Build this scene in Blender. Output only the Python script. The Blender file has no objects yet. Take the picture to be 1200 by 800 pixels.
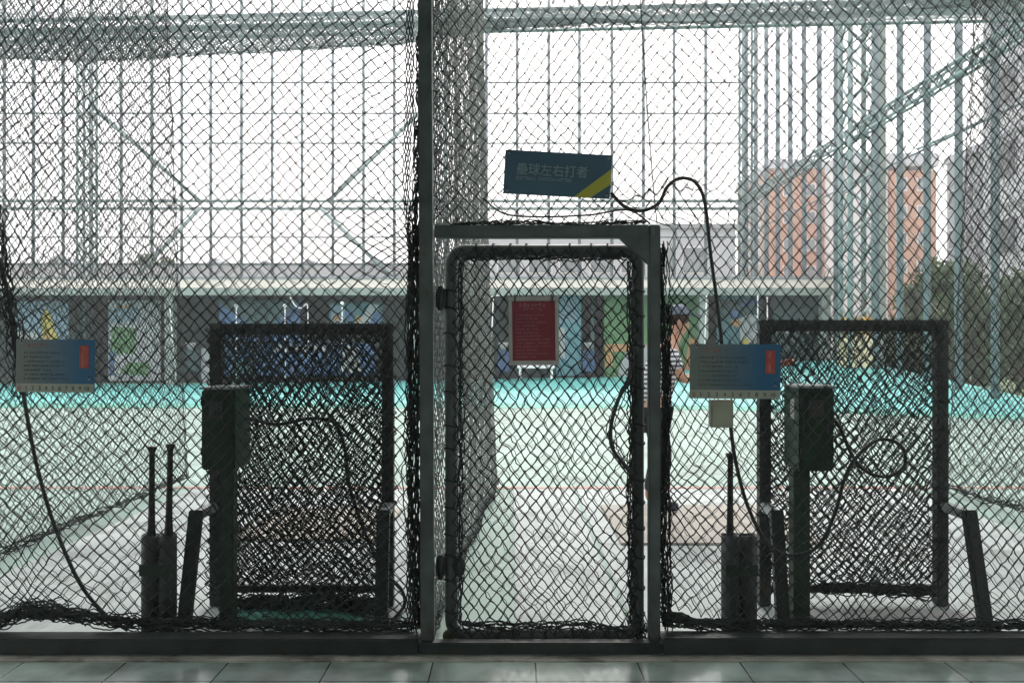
import bpy, bmesh, math, random
import numpy as np
from mathutils import Vector, Matrix

random.seed(7)
RNG = np.random.default_rng(11)
sc = bpy.context.scene
COL = sc.collection
R = math.radians

# ------------------------------------------------------------------ camera
FPX, HY, EYE = 933.0, 405.0, 1.5
cam_d = bpy.data.cameras.new('camera')
cam_d.sensor_width = 36.0
cam_d.lens = 36.0 * FPX / 1200.0
cam_d.shift_y = (HY - 400.0) / 1200.0
cam_d.clip_start, cam_d.clip_end = 0.05, 2000.0
cam = bpy.data.objects.new('camera', cam_d)
COL.objects.link(cam)
cam.location = (0, 0, EYE)
cam.rotation_euler = (R(90), 0, 0)
sc.camera = cam

# ------------------------------------------------------------------ world, sun, exposure
HAZE = 0.0028
SUN_EL, SUN_AZ = R(42), R(6)
wd = bpy.data.worlds.new('World'); sc.world = wd; wd.use_nodes = True
nt = wd.node_tree; nt.nodes.clear()
sky = nt.nodes.new('ShaderNodeTexSky'); sky.sky_type = 'NISHITA'; sky.sun_disc = False
sky.sun_elevation = SUN_EL; sky.sun_rotation = SUN_AZ
sky.air_density = 1.0; sky.dust_density = 6.0; sky.ozone_density = 1.0
tc = nt.nodes.new('ShaderNodeTexCoord')
nz = nt.nodes.new('ShaderNodeTexNoise'); nz.inputs['Scale'].default_value = 2.2; nz.inputs['Detail'].default_value = 6
rp = nt.nodes.new('ShaderNodeMapRange')
rp.inputs['From Min'].default_value = .3; rp.inputs['From Max'].default_value = .7
rp.inputs['To Min'].default_value = .72; rp.inputs['To Max'].default_value = .95
mx = nt.nodes.new('ShaderNodeMix'); mx.data_type = 'RGBA'
mx.inputs['B'].default_value = (12.5, 12.3, 12.4, 1)
bg = nt.nodes.new('ShaderNodeBackground'); bg.inputs['Strength'].default_value = 0.15
ow = nt.nodes.new('ShaderNodeOutputWorld')
nt.links.new(tc.outputs['Generated'], nz.inputs['Vector'])
nt.links.new(nz.outputs['Fac'], rp.inputs['Value'])
nt.links.new(rp.outputs['Result'], mx.inputs['Factor'])
nt.links.new(sky.outputs['Color'], mx.inputs['A'])
nt.links.new(mx.outputs['Result'], bg.inputs['Color'])
nt.links.new(bg.outputs['Background'], ow.inputs['Surface'])
sd = bpy.data.lights.new('sun', 'SUN'); sd.energy = 1.7; sd.angle = R(14); sd.color = (1, .96, .92)
sun = bpy.data.objects.new('sun', sd); COL.objects.link(sun)
sv = Vector((math.sin(SUN_AZ) * math.cos(SUN_EL), math.cos(SUN_AZ) * math.cos(SUN_EL), math.sin(SUN_EL)))
sun.location = sv * 100
sun.rotation_euler = sv.to_track_quat('Z', 'Y').to_euler()
vs = sc.view_settings
vs.view_transform = 'Standard'; vs.look = 'None'; vs.gamma = 1; vs.use_curve_mapping = False
vs.exposure = 0.36
sc.cycles.max_bounces = 8
sc.cycles.transparent_max_bounces = 8


# ------------------------------------------------------------------ helpers
def P(px, py, Y):
    """A point at depth Y metres seen at the given place of the 1200 x 800 photograph."""
    return Vector(((px - 600.0) / FPX * Y, Y, EYE - (py - HY) / FPX * Y))


def gz(px, Y):
    return (px - 600.0) / FPX * Y


def mat(name, col, rough=.6, metal=0.0, var=.18, scale=6.0, bump=0.0, bscale=80.0, spec=.4, col2=None, detail=5, dirt=0.0, dcol=(.1, .1, .09), dscale=3.0, dpos=.56):
    m = bpy.data.materials.new(name); m.use_nodes = True
    n = m.node_tree; b = n.nodes['Principled BSDF']
    b.inputs['Roughness'].default_value = rough
    b.inputs['Metallic'].default_value = metal
    b.inputs['Specular IOR Level'].default_value = spec
    t = n.nodes.new('ShaderNodeTexCoord')
    z = n.nodes.new('ShaderNodeTexNoise'); z.inputs['Scale'].default_value = scale; z.inputs['Detail'].default_value = detail
    n.links.new(t.outputs['Object'], z.inputs['Vector'])
    cr = n.nodes.new('ShaderNodeValToRGB')
    c2 = col2 or col
    a = [max(0, c * (1 - var)) for c in col]; d = [min(1, c * (1 + var)) for c in c2]
    cr.color_ramp.elements[0].position = .32; cr.color_ramp.elements[1].position = .68
    cr.color_ramp.elements[0].color = (*a, 1); cr.color_ramp.elements[1].color = (*d, 1)
    n.links.new(z.outputs['Fac'], cr.inputs['Fac'])
    src = cr.outputs['Color']
    if dirt:
        zd = n.nodes.new('ShaderNodeTexNoise'); zd.inputs['Scale'].default_value = dscale; zd.inputs['Detail'].default_value = 9
        zd.inputs['Roughness'].default_value = .65; zd.inputs['Distortion'].default_value = .6
        n.links.new(t.outputs['Object'], zd.inputs['Vector'])
        md = n.nodes.new('ShaderNodeMapRange'); md.inputs['From Min'].default_value = dpos; md.inputs['From Max'].default_value = dpos + .13
        md.inputs['To Max'].default_value = dirt
        n.links.new(zd.outputs['Fac'], md.inputs['Value'])
        mm = n.nodes.new('ShaderNodeMix'); mm.data_type = 'RGBA'; mm.inputs['B'].default_value = (*dcol, 1)
        n.links.new(md.outputs['Result'], mm.inputs['Factor']); n.links.new(src, mm.inputs['A']); src = mm.outputs['Result']
    n.links.new(src, b.inputs['Base Color'])
    mr = n.nodes.new('ShaderNodeMapRange')
    mr.inputs['To Min'].default_value = max(0, rough - .12); mr.inputs['To Max'].default_value = min(1, rough + .12)
    n.links.new(z.outputs['Fac'], mr.inputs['Value']); n.links.new(mr.outputs['Result'], b.inputs['Roughness'])
    if bump:
        z2 = n.nodes.new('ShaderNodeTexNoise'); z2.inputs['Scale'].default_value = bscale; z2.inputs['Detail'].default_value = 4
        n.links.new(t.outputs['Object'], z2.inputs['Vector'])
        bp = n.nodes.new('ShaderNodeBump'); bp.inputs['Strength'].default_value = bump; bp.inputs['Distance'].default_value = .01
        n.links.new(z2.outputs['Fac'], bp.inputs['Height']); n.links.new(bp.outputs['Normal'], b.inputs['Normal'])
    return m


M = dict(
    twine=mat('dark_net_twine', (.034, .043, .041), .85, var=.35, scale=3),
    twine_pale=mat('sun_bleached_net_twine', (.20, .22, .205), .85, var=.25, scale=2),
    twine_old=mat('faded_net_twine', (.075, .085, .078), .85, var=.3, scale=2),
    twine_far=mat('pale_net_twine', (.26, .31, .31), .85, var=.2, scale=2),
    steel=mat('grey_green_painted_steel', (.085, .10, .098), .5, var=.25, scale=9, bump=.2, bscale=50, dirt=.8, dcol=(.075, .045, .028), dscale=11, dpos=.6),
    steel_dark=mat('dark_painted_steel', (.024, .033, .031), .5, var=.35, scale=9, bump=.2, bscale=50, dirt=.8, dcol=(.06, .045, .032), dscale=12, dpos=.58),
    steel_worn=mat('worn_screen_tube', (.05, .055, .054), .5, var=.4, scale=12, bump=.25, bscale=60, dirt=.8, dcol=(.09, .06, .04), dscale=10, dpos=.58),
    galv=mat('galvanised_corner', (.32, .34, .34), .4, metal=.5, var=.2, scale=20),
    pale_steel=mat('pale_green_steel', (.26, .345, .335), .55, var=.2, scale=3),
    pole=mat('grey_green_pole_paint', (.19, .235, .25), .55, var=.2, scale=3),
    cabinet=mat('dark_green_cabinet_paint', (.007, .036, .015), .42, var=.35, scale=7, bump=.1, dirt=.7, dcol=(.03, .05, .035), dscale=9, dpos=.58),
    cabinet_pole=mat('green_pole_paint', (.03, .055, .035), .5, var=.35, scale=8),
    pvc=mat('dark_grey_pvc', (.050, .056, .058), .5, var=.3, scale=10),
    bat=mat('black_bat', (.02, .02, .022), .35, var=.4, scale=15),
    rubber=mat('black_cable_rubber', (.028, .030, .031), .55, var=.3, scale=20),
    court=mat('mint_court_paint', (.235, .345, .295), .6, var=.13, scale=.7, bump=.25, bscale=30, col2=(.265, .365, .32), dirt=.75, dcol=(.15, .20, .175), dscale=1.3, dpos=.5),
    strip=mat('green_corridor_paint', (.18, .29, .245), .6, var=.22, scale=1.6, bump=.1, dirt=.5, dcol=(.12, .15, .13), dscale=2.5),
    pad=mat('pale_grey_booth_concrete', (.335, .395, .38), .6, var=.16, scale=1.3, bump=.3, bscale=25, col2=(.385, .425, .41), dirt=.75, dcol=(.19, .21, .20), dscale=2.2, dpos=.5),
    mat_beige=mat('beige_batting_mat', (.365, .35, .305), .8, var=.16, scale=5, bump=.4, bscale=60, dirt=.7, dcol=(.24, .22, .18), dscale=4),
    redline=mat('red_line_paint', (.58, .13, .075), .6, var=.25, scale=9),
    turq=mat('turquoise_floor_paint', (.125, .46, .43), .5, var=.12, scale=.5, bump=.1, bscale=10, dirt=.6, dcol=(.12, .32, .30), dscale=.9, dpos=.5),
    teal_edge=mat('green_edge_paint', (.10, .36, .28), .5, var=.12, scale=.8),
    cream=mat('cream_fascia_paint', (.80, .70, .63), .6, var=.08, scale=.8),
    soffit=mat('green_grey_fascia', (.27, .32, .29), .6, var=.12, scale=1),
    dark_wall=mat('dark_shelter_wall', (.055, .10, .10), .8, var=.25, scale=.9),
    conc=mat('concrete', (.36, .37, .36), .8, var=.15, scale=1.2, bump=.2),
    mural_white=mat('off_white_print', (.34, .36, .36), .7, var=.15, scale=1.2),
    pale_wall=mat('pale_grey_cladding', (.55, .55, .55), .75, var=.1, scale=.5),
    white=mat('white_paint', (.78, .79, .78), .5, var=.06, scale=3),
    ceiling=mat('ceiling_paint', (.60, .61, .60), .8, var=.1, scale=1),
    backwall=mat('indoor_wall_paint', (.62, .63, .62), .8, var=.1, scale=1),
    sill_stone=mat('worn_stone_sill', (.50, .48, .43), .7, var=.3, scale=4, bump=.3, dirt=.8, dcol=(.14, .13, .11), dscale=3, dpos=.5),
    brick=mat('orange_brick_tile', (.47, .255, .165), .8, var=.14, scale=.6),
    bwhite=mat('off_white_tile', (.66, .64, .64), .8, var=.08, scale=.4),
    brown_tile=mat('brown_grey_tile', (.34, .265, .22), .8, var=.2, scale=.4),
    bgrey=mat('grey_tile_facade', (.30, .315, .33), .8, var=.15, scale=.3),
    bpale=mat('pale_grey_facade', (.48, .49, .51), .8, var=.1, scale=.3),
    glass=mat('window_glass', (.20, .225, .235), .15, var=.3, scale=.7, spec=.6),
    glass_dark=mat('dark_window_glass', (.06, .07, .075), .2, var=.3, scale=.7, spec=.6),
    bark=mat('bark', (.10, .08, .06), .9, var=.3, scale=8),
    leaf=mat('green_leaves', (.10, .15, .08), .7, var=.4, scale=1.2, col2=(.12, .17, .09)),
    leaf_pale=mat('pale_green_leaves', (.12, .16, .10), .75, var=.35, scale=1.2),
    grass=mat('grass_ground', (.09, .13, .06), .9, var=.35, scale=.4),
    amber=mat('amber_padding', (.62, .36, .08), .7, var=.3, scale=2.5, col2=(.66, .46, .18)),
    cream_pad=mat('cream_padding', (.66, .60, .40), .7, var=.2, scale=2.5),
    sign_blue=mat('dark_blue_print', (.065, .13, .19), .42, var=.15, scale=3),
    sign_yellow=mat('yellow_print', (.48, .44, .07), .45, var=.1, scale=5),
    sign_text=mat('pale_blue_lettering', (.27, .35, .40), .5, var=.1, scale=20),
    maroon=mat('maroon_print', (.24, .040, .058), .4, var=.15, scale=6),
    notice_frame=mat('grey_plastic_frame', (.43, .41, .385), .4, var=.12, scale=9),
    notice_text=mat('faded_pink_print', (.44, .22, .21), .5, var=.1, scale=9),
    beige_box=mat('beige_plastic_box', (.33, .33, .26), .5, var=.15, scale=6),
    ink=mat('dark_ink', (.035, .045, .045), .5, var=.2, scale=30),
    red_print=mat('red_print', (.42, .075, .06), .45, var=.15, scale=20),
    pink_ink=mat('pale_red_ink', (.55, .25, .22), .5, var=.1, scale=20),
    board_strip=mat('cream_number_strip', (.36, .37, .31), .5, var=.1, scale=8),
    blue=mat('blue_banner_print', (.05, .11, .23), .6, var=.45, scale=1.4, col2=(.06, .14, .27)),
    sky_blue=mat('light_blue_print', (0.163, 0.258, 0.311), .6, var=.2, scale=1.2),
    cyan=mat('cyan_print', (0.095, 0.253, 0.285), .6, var=.15, scale=1.2),
    mural_teal=mat('teal_print', (0.050, 0.150, 0.166), .6, var=.2, scale=1.2),
    mural_green=mat('bright_green_wall', (0.093, 0.209, 0.088), .7, var=.12, scale=.8),
    orange=mat('orange_print', (0.405, 0.226, 0.100), .6, var=.15, scale=1.5),
    yellow=mat('yellow_figure_print', (0.441, 0.360, 0.069), .6, var=.2, scale=3),
    skin=mat('skin', (.50, .29, .20), .55, var=.08, scale=12),
    hair=mat('dark_brown_hair', (.05, .03, .022), .6, var=.3, scale=30),
    cap=mat('grey_blue_cap', (.12, .155, .19), .7, var=.15, scale=20),
    trousers=mat('dark_trousers', (.035, .036, .042), .8, var=.25, scale=10),
    shoe=mat('dark_navy_shoe', (.03, .035, .06), .6, var=.3, scale=12),
    eye=mat('dark_eye', (.02, .015, .012), .3, var=.1),
    lip=mat('lip', (.36, .15, .12), .5, var=.1),
    wood=mat('red_brown_bat_wood', (.42, .13, .08), .45, var=.2, scale=8),
)


def shirt_material():
    m = mat('white_and_grey_striped_cloth', (.6, .6, .6), .8)
    n = m.node_tree; b = n.nodes['Principled BSDF']
    t = n.nodes.new('ShaderNodeTexCoord'); w = n.nodes.new('ShaderNodeTexWave')
    w.wave_type = 'BANDS'; w.bands_direction = 'Z'; w.inputs['Scale'].default_value = 7.5; w.inputs['Distortion'].default_value = .25
    cr = n.nodes.new('ShaderNodeValToRGB'); cr.color_ramp.elements[0].position = .38; cr.color_ramp.elements[1].position = .5
    cr.color_ramp.elements[0].color = (.10, .11, .13, 1); cr.color_ramp.elements[1].color = (.72, .73, .75, 1)
    n.links.new(t.outputs['Object'], w.inputs['Vector']); n.links.new(w.outputs['Fac'], cr.inputs['Fac'])
    n.links.new(cr.outputs['Color'], b.inputs['Base Color'])
    return m


M['shirt'] = shirt_material()


def tile_material():
    m = mat('pale_green_grey_floor_tile', (.31, .36, .35), .17, var=.12, scale=4, spec=.65)
    n = m.node_tree; b = n.nodes['Principled BSDF']
    t = n.nodes.new('ShaderNodeTexCoord')
    mp = n.nodes.new('ShaderNodeMapping')
    mp.inputs['Location'].default_value = (-.11, -.17, 0)
    br = n.nodes.new('ShaderNodeTexBrick'); br.offset = 0; br.squash = 1
    br.inputs['Scale'].default_value = 1.0; br.inputs['Brick Width'].default_value = .485; br.inputs['Row Height'].default_value = .485
    br.inputs['Mortar Size'].default_value = .004; br.inputs['Mortar Smooth'].default_value = .3
    br.inputs['Color1'].default_value = (.29, .37, .345, 1); br.inputs['Color2'].default_value = (.325, .405, .38, 1)
    br.inputs['Mortar'].default_value = (.05, .055, .05, 1)
    z = n.nodes.new('ShaderNodeTexNoise'); z.inputs['Scale'].default_value = 5; z.inputs['Detail'].default_value = 7
    cr = n.nodes.new('ShaderNodeValToRGB'); cr.color_ramp.elements[0].color = (.62, .6, .58, 1); cr.color_ramp.elements[1].color = (1.1, 1.1, 1.1, 1)
    cr.color_ramp.elements[0].position = .3; cr.color_ramp.elements[1].position = .62
    mu = n.nodes.new('ShaderNodeMix'); mu.data_type = 'RGBA'; mu.blend_type = 'MULTIPLY'; mu.inputs['Factor'].default_value = 1
    n.links.new(t.outputs['Object'], mp.inputs['Vector']); n.links.new(mp.outputs['Vector'], br.inputs['Vector'])
    n.links.new(t.outputs['Object'], z.inputs['Vector']); n.links.new(z.outputs['Fac'], cr.inputs['Fac'])
    n.links.new(br.outputs['Color'], mu.inputs['A']); n.links.new(cr.outputs['Color'], mu.inputs['B'])
    n.links.new(mu.outputs['Result'], b.inputs['Base Color'])
    bp = n.nodes.new('ShaderNodeBump'); bp.inputs['Strength'].default_value = .4; bp.inputs['Distance'].default_value = .004; bp.invert = True
    n.links.new(br.outputs['Fac'], bp.inputs['Height']); n.links.new(bp.outputs['Normal'], b.inputs['Normal'])
    return m


def board_material():
    m = mat('blue_and_beige_info_print', (.1, .2, .3), .4)
    n = m.node_tree; b = n.nodes['Principled BSDF']
    t = n.nodes.new('ShaderNodeTexCoord'); sx = n.nodes.new('ShaderNodeSeparateXYZ')
    z = n.nodes.new('ShaderNodeTexNoise'); z.inputs['Scale'].default_value = 9
    n.links.new(t.outputs['Object'], z.inputs['Vector'])
    n.links.new(t.outputs['Object'], sx.inputs['Vector'])
    a = n.nodes.new('ShaderNodeMath'); a.operation = 'MULTIPLY_ADD'; a.inputs[1].default_value = .09
    n.links.new(z.outputs['Fac'], a.inputs[0]); n.links.new(sx.outputs['X'], a.inputs[2])
    mr = n.nodes.new('ShaderNodeMapRange'); mr.inputs['From Min'].default_value = -.10; mr.inputs['From Max'].default_value = .17
    cr = n.nodes.new('ShaderNodeValToRGB')
    cr.color_ramp.elements[0].color = (.175, .205, .19, 1); cr.color_ramp.elements[1].color = (.025, .12, .24, 1)
    n.links.new(a.outputs[0], mr.inputs['Value']); n.links.new(mr.outputs['Result'], cr.inputs['Fac'])
    n.links.new(cr.outputs['Color'], b.inputs['Base Color'])
    return m


for k_ in ('leaf', 'leaf_pale'):
    n = M[k_].node_tree; tr = n.nodes.new('ShaderNodeBsdfTranslucent'); ms = n.nodes.new('ShaderNodeMixShader')
    ms.inputs['Fac'].default_value = .45
    src = n.nodes['Principled BSDF'].inputs['Base Color'].links[0].from_socket
    n.links.new(src, tr.inputs['Color'])
    n.links.new(n.nodes['Principled BSDF'].outputs[0], ms.inputs[1]); n.links.new(tr.outputs[0], ms.inputs[2])
    n.links.new(ms.outputs[0], n.nodes['Material Output'].inputs['Surface'])
M['tile'] = tile_material()
M['board'] = board_material()


class MB:
    """Collects shapes; build() links them as ONE mesh object."""
    def __init__(s):
        s.v, s.f, s.sm = [], [], []

    def add(s, verts, faces, smooth=False):
        o = len(s.v)
        s.v += [tuple(q) for q in verts]
        s.f += [tuple(i + o for i in f) for f in faces]
        s.sm += [smooth] * len(faces)
        return s

    def box(s, lo, hi):
        x0, y0, z0 = lo; x1, y1, z1 = hi
        v = [(x0, y0, z0), (x1, y0, z0), (x1, y1, z0), (x0, y1, z0), (x0, y0, z1), (x1, y0, z1), (x1, y1, z1), (x0, y1, z1)]
        return s.add(v, [(0, 3, 2, 1), (4, 5, 6, 7), (0, 1, 5, 4), (1, 2, 6, 5), (2, 3, 7, 6), (3, 0, 4, 7)])

    def bar(s, a, b, w, h, side=None):
        """Rectangular bar from a to b; w across 'side', h across the third axis."""
        a, b = Vector(a), Vector(b); d = (b - a).normalized()
        sd_ = Vector(side) if side is not None else (Vector((1, 0, 0)) if abs(d.x) < .9 else Vector((0, 0, 1)))
        u = (sd_ - d * sd_.dot(d)).normalized(); t = d.cross(u)
        v = []
        for c in (a, b):
            for i, j in ((-1, -1), (1, -1), (1, 1), (-1, 1)):
                v.append(c + u * (i * w / 2) + t * (j * h / 2))
        return s.add(v, [(0, 3, 2, 1), (4, 5, 6, 7), (0, 1, 5, 4), (1, 2, 6, 5), (2, 3, 7, 6), (3, 0, 4, 7)])

    def tube(s, pts, r, n=6, caps=True):
        pts = [Vector(p) for p in pts]; k = len(pts)
        rr = r if hasattr(r, '__len__') else [r] * k
        v = []; ref = None
        for i, p in enumerate(pts):
            d = (pts[min(i + 1, k - 1)] - pts[max(i - 1, 0)])
            d = d.normalized() if d.length > 1e-9 else Vector((0, 0, 1))
            if ref is None:
                ref = d.orthogonal().normalized()
            ref = (ref - d * ref.dot(d))
            ref = ref.normalized() if ref.length > 1e-6 else d.orthogonal().normalized()
            b = d.cross(ref)
            for q in range(n):
                a = 2 * math.pi * q / n
                v.append(p + (ref * math.cos(a) + b * math.sin(a)) * rr[i])
        f = []
        for i in range(k - 1):
            for q in range(n):
                f.append((i * n + q, i * n + (q + 1) % n, (i + 1) * n + (q + 1) % n, (i + 1) * n + q))
        if caps:
            f.append(tuple(range(n - 1, -1, -1))); f.append(tuple((k - 1) * n + q for q in range(n)))
        return s.add(v, f, True)

    def sphere(s, c, r, n=8, m=6, sc_=(1, 1, 1)):
        v = []; f = []
        for i in range(m + 1):
            th = math.pi * i / m
            for j in range(n):
                ph = 2 * math.pi * j / n
                v.append((c[0] + r * sc_[0] * math.sin(th) * math.cos(ph), c[1] + r * sc_[1] * math.sin(th) * math.sin(ph), c[2] + r * sc_[2] * math.cos(th)))
        for i in range(m):
            for j in range(n):
                f.append((i * n + j, (i + 1) * n + j, (i + 1) * n + (j + 1) % n, i * n + (j + 1) % n))
        return s.add(v, f, True)

    def prism(s, poly, y0, y1):
        """Polygon in (x, z), extruded from y0 to y1."""
        k = len(poly)
        v = [(x, y0, z) for x, z in poly] + [(x, y1, z) for x, z in poly]
        f = [tuple(range(k)), tuple(range(2 * k - 1, k - 1, -1))]
        f += [(i, k + i, k + (i + 1) % k, (i + 1) % k) for i in range(k)]
        return s.add(v, f)

    def build(s, name, m, parent=None, bevel=0.0, local=False, seg=2, loc=None):
        off = Vector((0, 0, 0))
        if not local:
            if parent is not None:
                off = Vector(parent.get('_w', (0, 0, 0)))
            elif loc is not None:
                off = Vector(loc)
        me = bpy.data.meshes.new(name)
        me.from_pydata([tuple(Vector(q) - off) for q in s.v], [], s.f)
        me.polygons.foreach_set('use_smooth', s.sm)
        bm = bmesh.new(); bm.from_mesh(me)
        bmesh.ops.recalc_face_normals(bm, faces=bm.faces)
        if bevel:
            es = [e for e in bm.edges if len(e.link_faces) == 2 and e.calc_face_angle(0) > .6]
            bmesh.ops.bevel(bm, geom=es, offset=bevel, segments=seg, affect='EDGES', clamp_overlap=True)
        bm.to_mesh(me); bm.free(); me.update()
        me.materials.append(m if not isinstance(m, str) else M[m])
        o = bpy.data.objects.new(name, me); COL.objects.link(o)
        if parent is not None:
            o.parent = parent
            if not local:
                o['_w'] = tuple(parent.get('_w', (0, 0, 0)))
        elif not local:
            o.location = off
            o['_w'] = tuple(off)
        return o


def tag(o, label=None, cat=None, group=None, kind=None):
    if label: o['label'] = label
    if cat: o['category'] = cat
    if group: o['group'] = group
    if kind: o['kind'] = kind
    return o


def thing(name, label, cat, loc=(0, 0, 0), group=None, rot=(0, 0, 0)):
    o = bpy.data.objects.new(name, None); COL.objects.link(o)
    o.location = loc; o.rotation_euler = rot; o['_w'] = tuple(loc)
    return tag(o, label, cat, group)


def dup(root, loc, label=None, rot=None):
    def cp(o, par):
        c = o.copy(); COL.objects.link(c)
        if par is not None: c.parent = par
        for ch in list(o.children): cp(ch, c)
        return c
    r = cp(root, None); r.location = loc
    if rot is not None: r.rotation_euler = rot
    if label: r['label'] = label
    return r


def struct(o):
    o['kind'] = 'structure'; return o


def smooth_path(pts, n=10):
    pts = [Vector(p) for p in pts]; out = []
    for i in range(len(pts) - 1):
        p0, p1, p2, p3 = pts[max(i - 1, 0)], pts[i], pts[i + 1], pts[min(i + 2, len(pts) - 1)]
        for k in range(n):
            t = k / n
            out.append(.5 * ((2 * p1) + (p2 - p0) * t + (2 * p0 - 5 * p1 + 4 * p2 - p3) * t * t + (3 * p1 - p0 - 3 * p2 + p3) * t ** 3))
    out.append(pts[-1]); return out


def text_part(s, size, m, parent, loc, align='LEFT', width=None):
    cu = bpy.data.curves.new('lettering', 'FONT'); cu.body = s; cu.size = size; cu.align_x = align
    cu.extrude = .0006
    o = bpy.data.objects.new('lettering', cu); COL.objects.link(o)
    bpy.context.view_layer.update()
    dg = bpy.context.evaluated_depsgraph_get()
    me = bpy.data.meshes.new_from_object(o.evaluated_get(dg))
    bpy.data.objects.remove(o); bpy.data.curves.remove(cu)
    co = np.zeros(len(me.vertices) * 3); me.vertices.foreach_get('co', co); co = co.reshape(-1, 3)
    if width and len(co):
        co[:, 0] *= width / max(1e-6, co[:, 0].max() - co[:, 0].min())
    w = np.stack([co[:, 0] + loc[0], -co[:, 2] + loc[1], co[:, 1] + loc[2]], 1)
    me.vertices.foreach_set('co', w.ravel()); me.update()
    me.materials.clear(); me.materials.append(M[m])
    q = bpy.data.objects.new('lettering', me); COL.objects.link(q); q.parent = parent
    return q


# ---- nets: real twine, one small tube per mesh leg
def fast_mesh(name, V, F, m, parent=None, smooth=True, loc=None):
    off = np.array(parent.get('_w', (0, 0, 0)) if parent is not None else (loc or (0, 0, 0)))
    me = bpy.data.meshes.new(name); k = F.shape[1]
    me.vertices.add(len(V)); me.vertices.foreach_set('co', (V - off).ravel().astype(np.float32))
    me.loops.add(F.size); me.loops.foreach_set('vertex_index', F.ravel().astype(np.int32))
    me.polygons.add(len(F)); me.polygons.foreach_set('loop_start', np.arange(0, F.size, k, dtype=np.int32))
    me.polygons.foreach_set('use_smooth', np.full(len(F), smooth))
    me.update(calc_edges=True); me.materials.append(M[m])
    o = bpy.data.objects.new(name, me); COL.objects.link(o)
    if parent is not None:
        o.parent = parent
    else:
        o.location = tuple(off)
    return o


def wob(a, b, seed, n=4, fr=3.0):
    g = np.random.default_rng(seed); out = np.zeros_like(a)
    for k in range(n):
        f = fr * (1 + k * .8); th = g.uniform(0, 6.28)
        out += np.sin(a * f * math.cos(th) + b * f * math.sin(th) + g.uniform(0, 6.28)) / (1 + k * .6)
    return out / n


def strands(p0, p1, r, seed, slack, n=3, rings=3):
    """Tube geometry for many short strands p0 -> p1 with a small random bow."""
    g = np.random.default_rng(seed)
    L = np.linalg.norm(p1 - p0, axis=1, keepdims=True)
    bow = g.normal(0, slack, p0.shape) * L
    bow[:, 2] -= (slack * .5 * L)[:, 0]
    d = (p1 - p0) / np.maximum(L, 1e-9)
    ref = np.tile(np.array([[.31, .87, .12]]), (len(d), 1))
    u = np.cross(d, ref); u /= np.linalg.norm(u, axis=1, keepdims=True) + 1e-9
    w = np.cross(d, u)
    rg = []
    rr = r[:, None] if hasattr(r, '__len__') else r
    for k in range(rings):
        t = k / (rings - 1)
        c = p0 + (p1 - p0) * t + bow * math.sin(math.pi * t)
        for q in range(n):
            a = 2 * math.pi * q / n
            rg.append(c + (u * math.cos(a) + w * math.sin(a)) * rr)
    V = np.stack(rg, 1)
    base = []
    for k in range(rings - 1):
        for q in range(n):
            base.append((k * n + q, k * n + (q + 1) % n, (k + 1) * n + (q + 1) % n, (k + 1) * n + q))
    base = np.array(base)
    F = (np.arange(len(p0))[:, None, None] * (rings * n) + base[None]).reshape(-1, 4)
    return V.reshape(-1, 3), F


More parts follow.
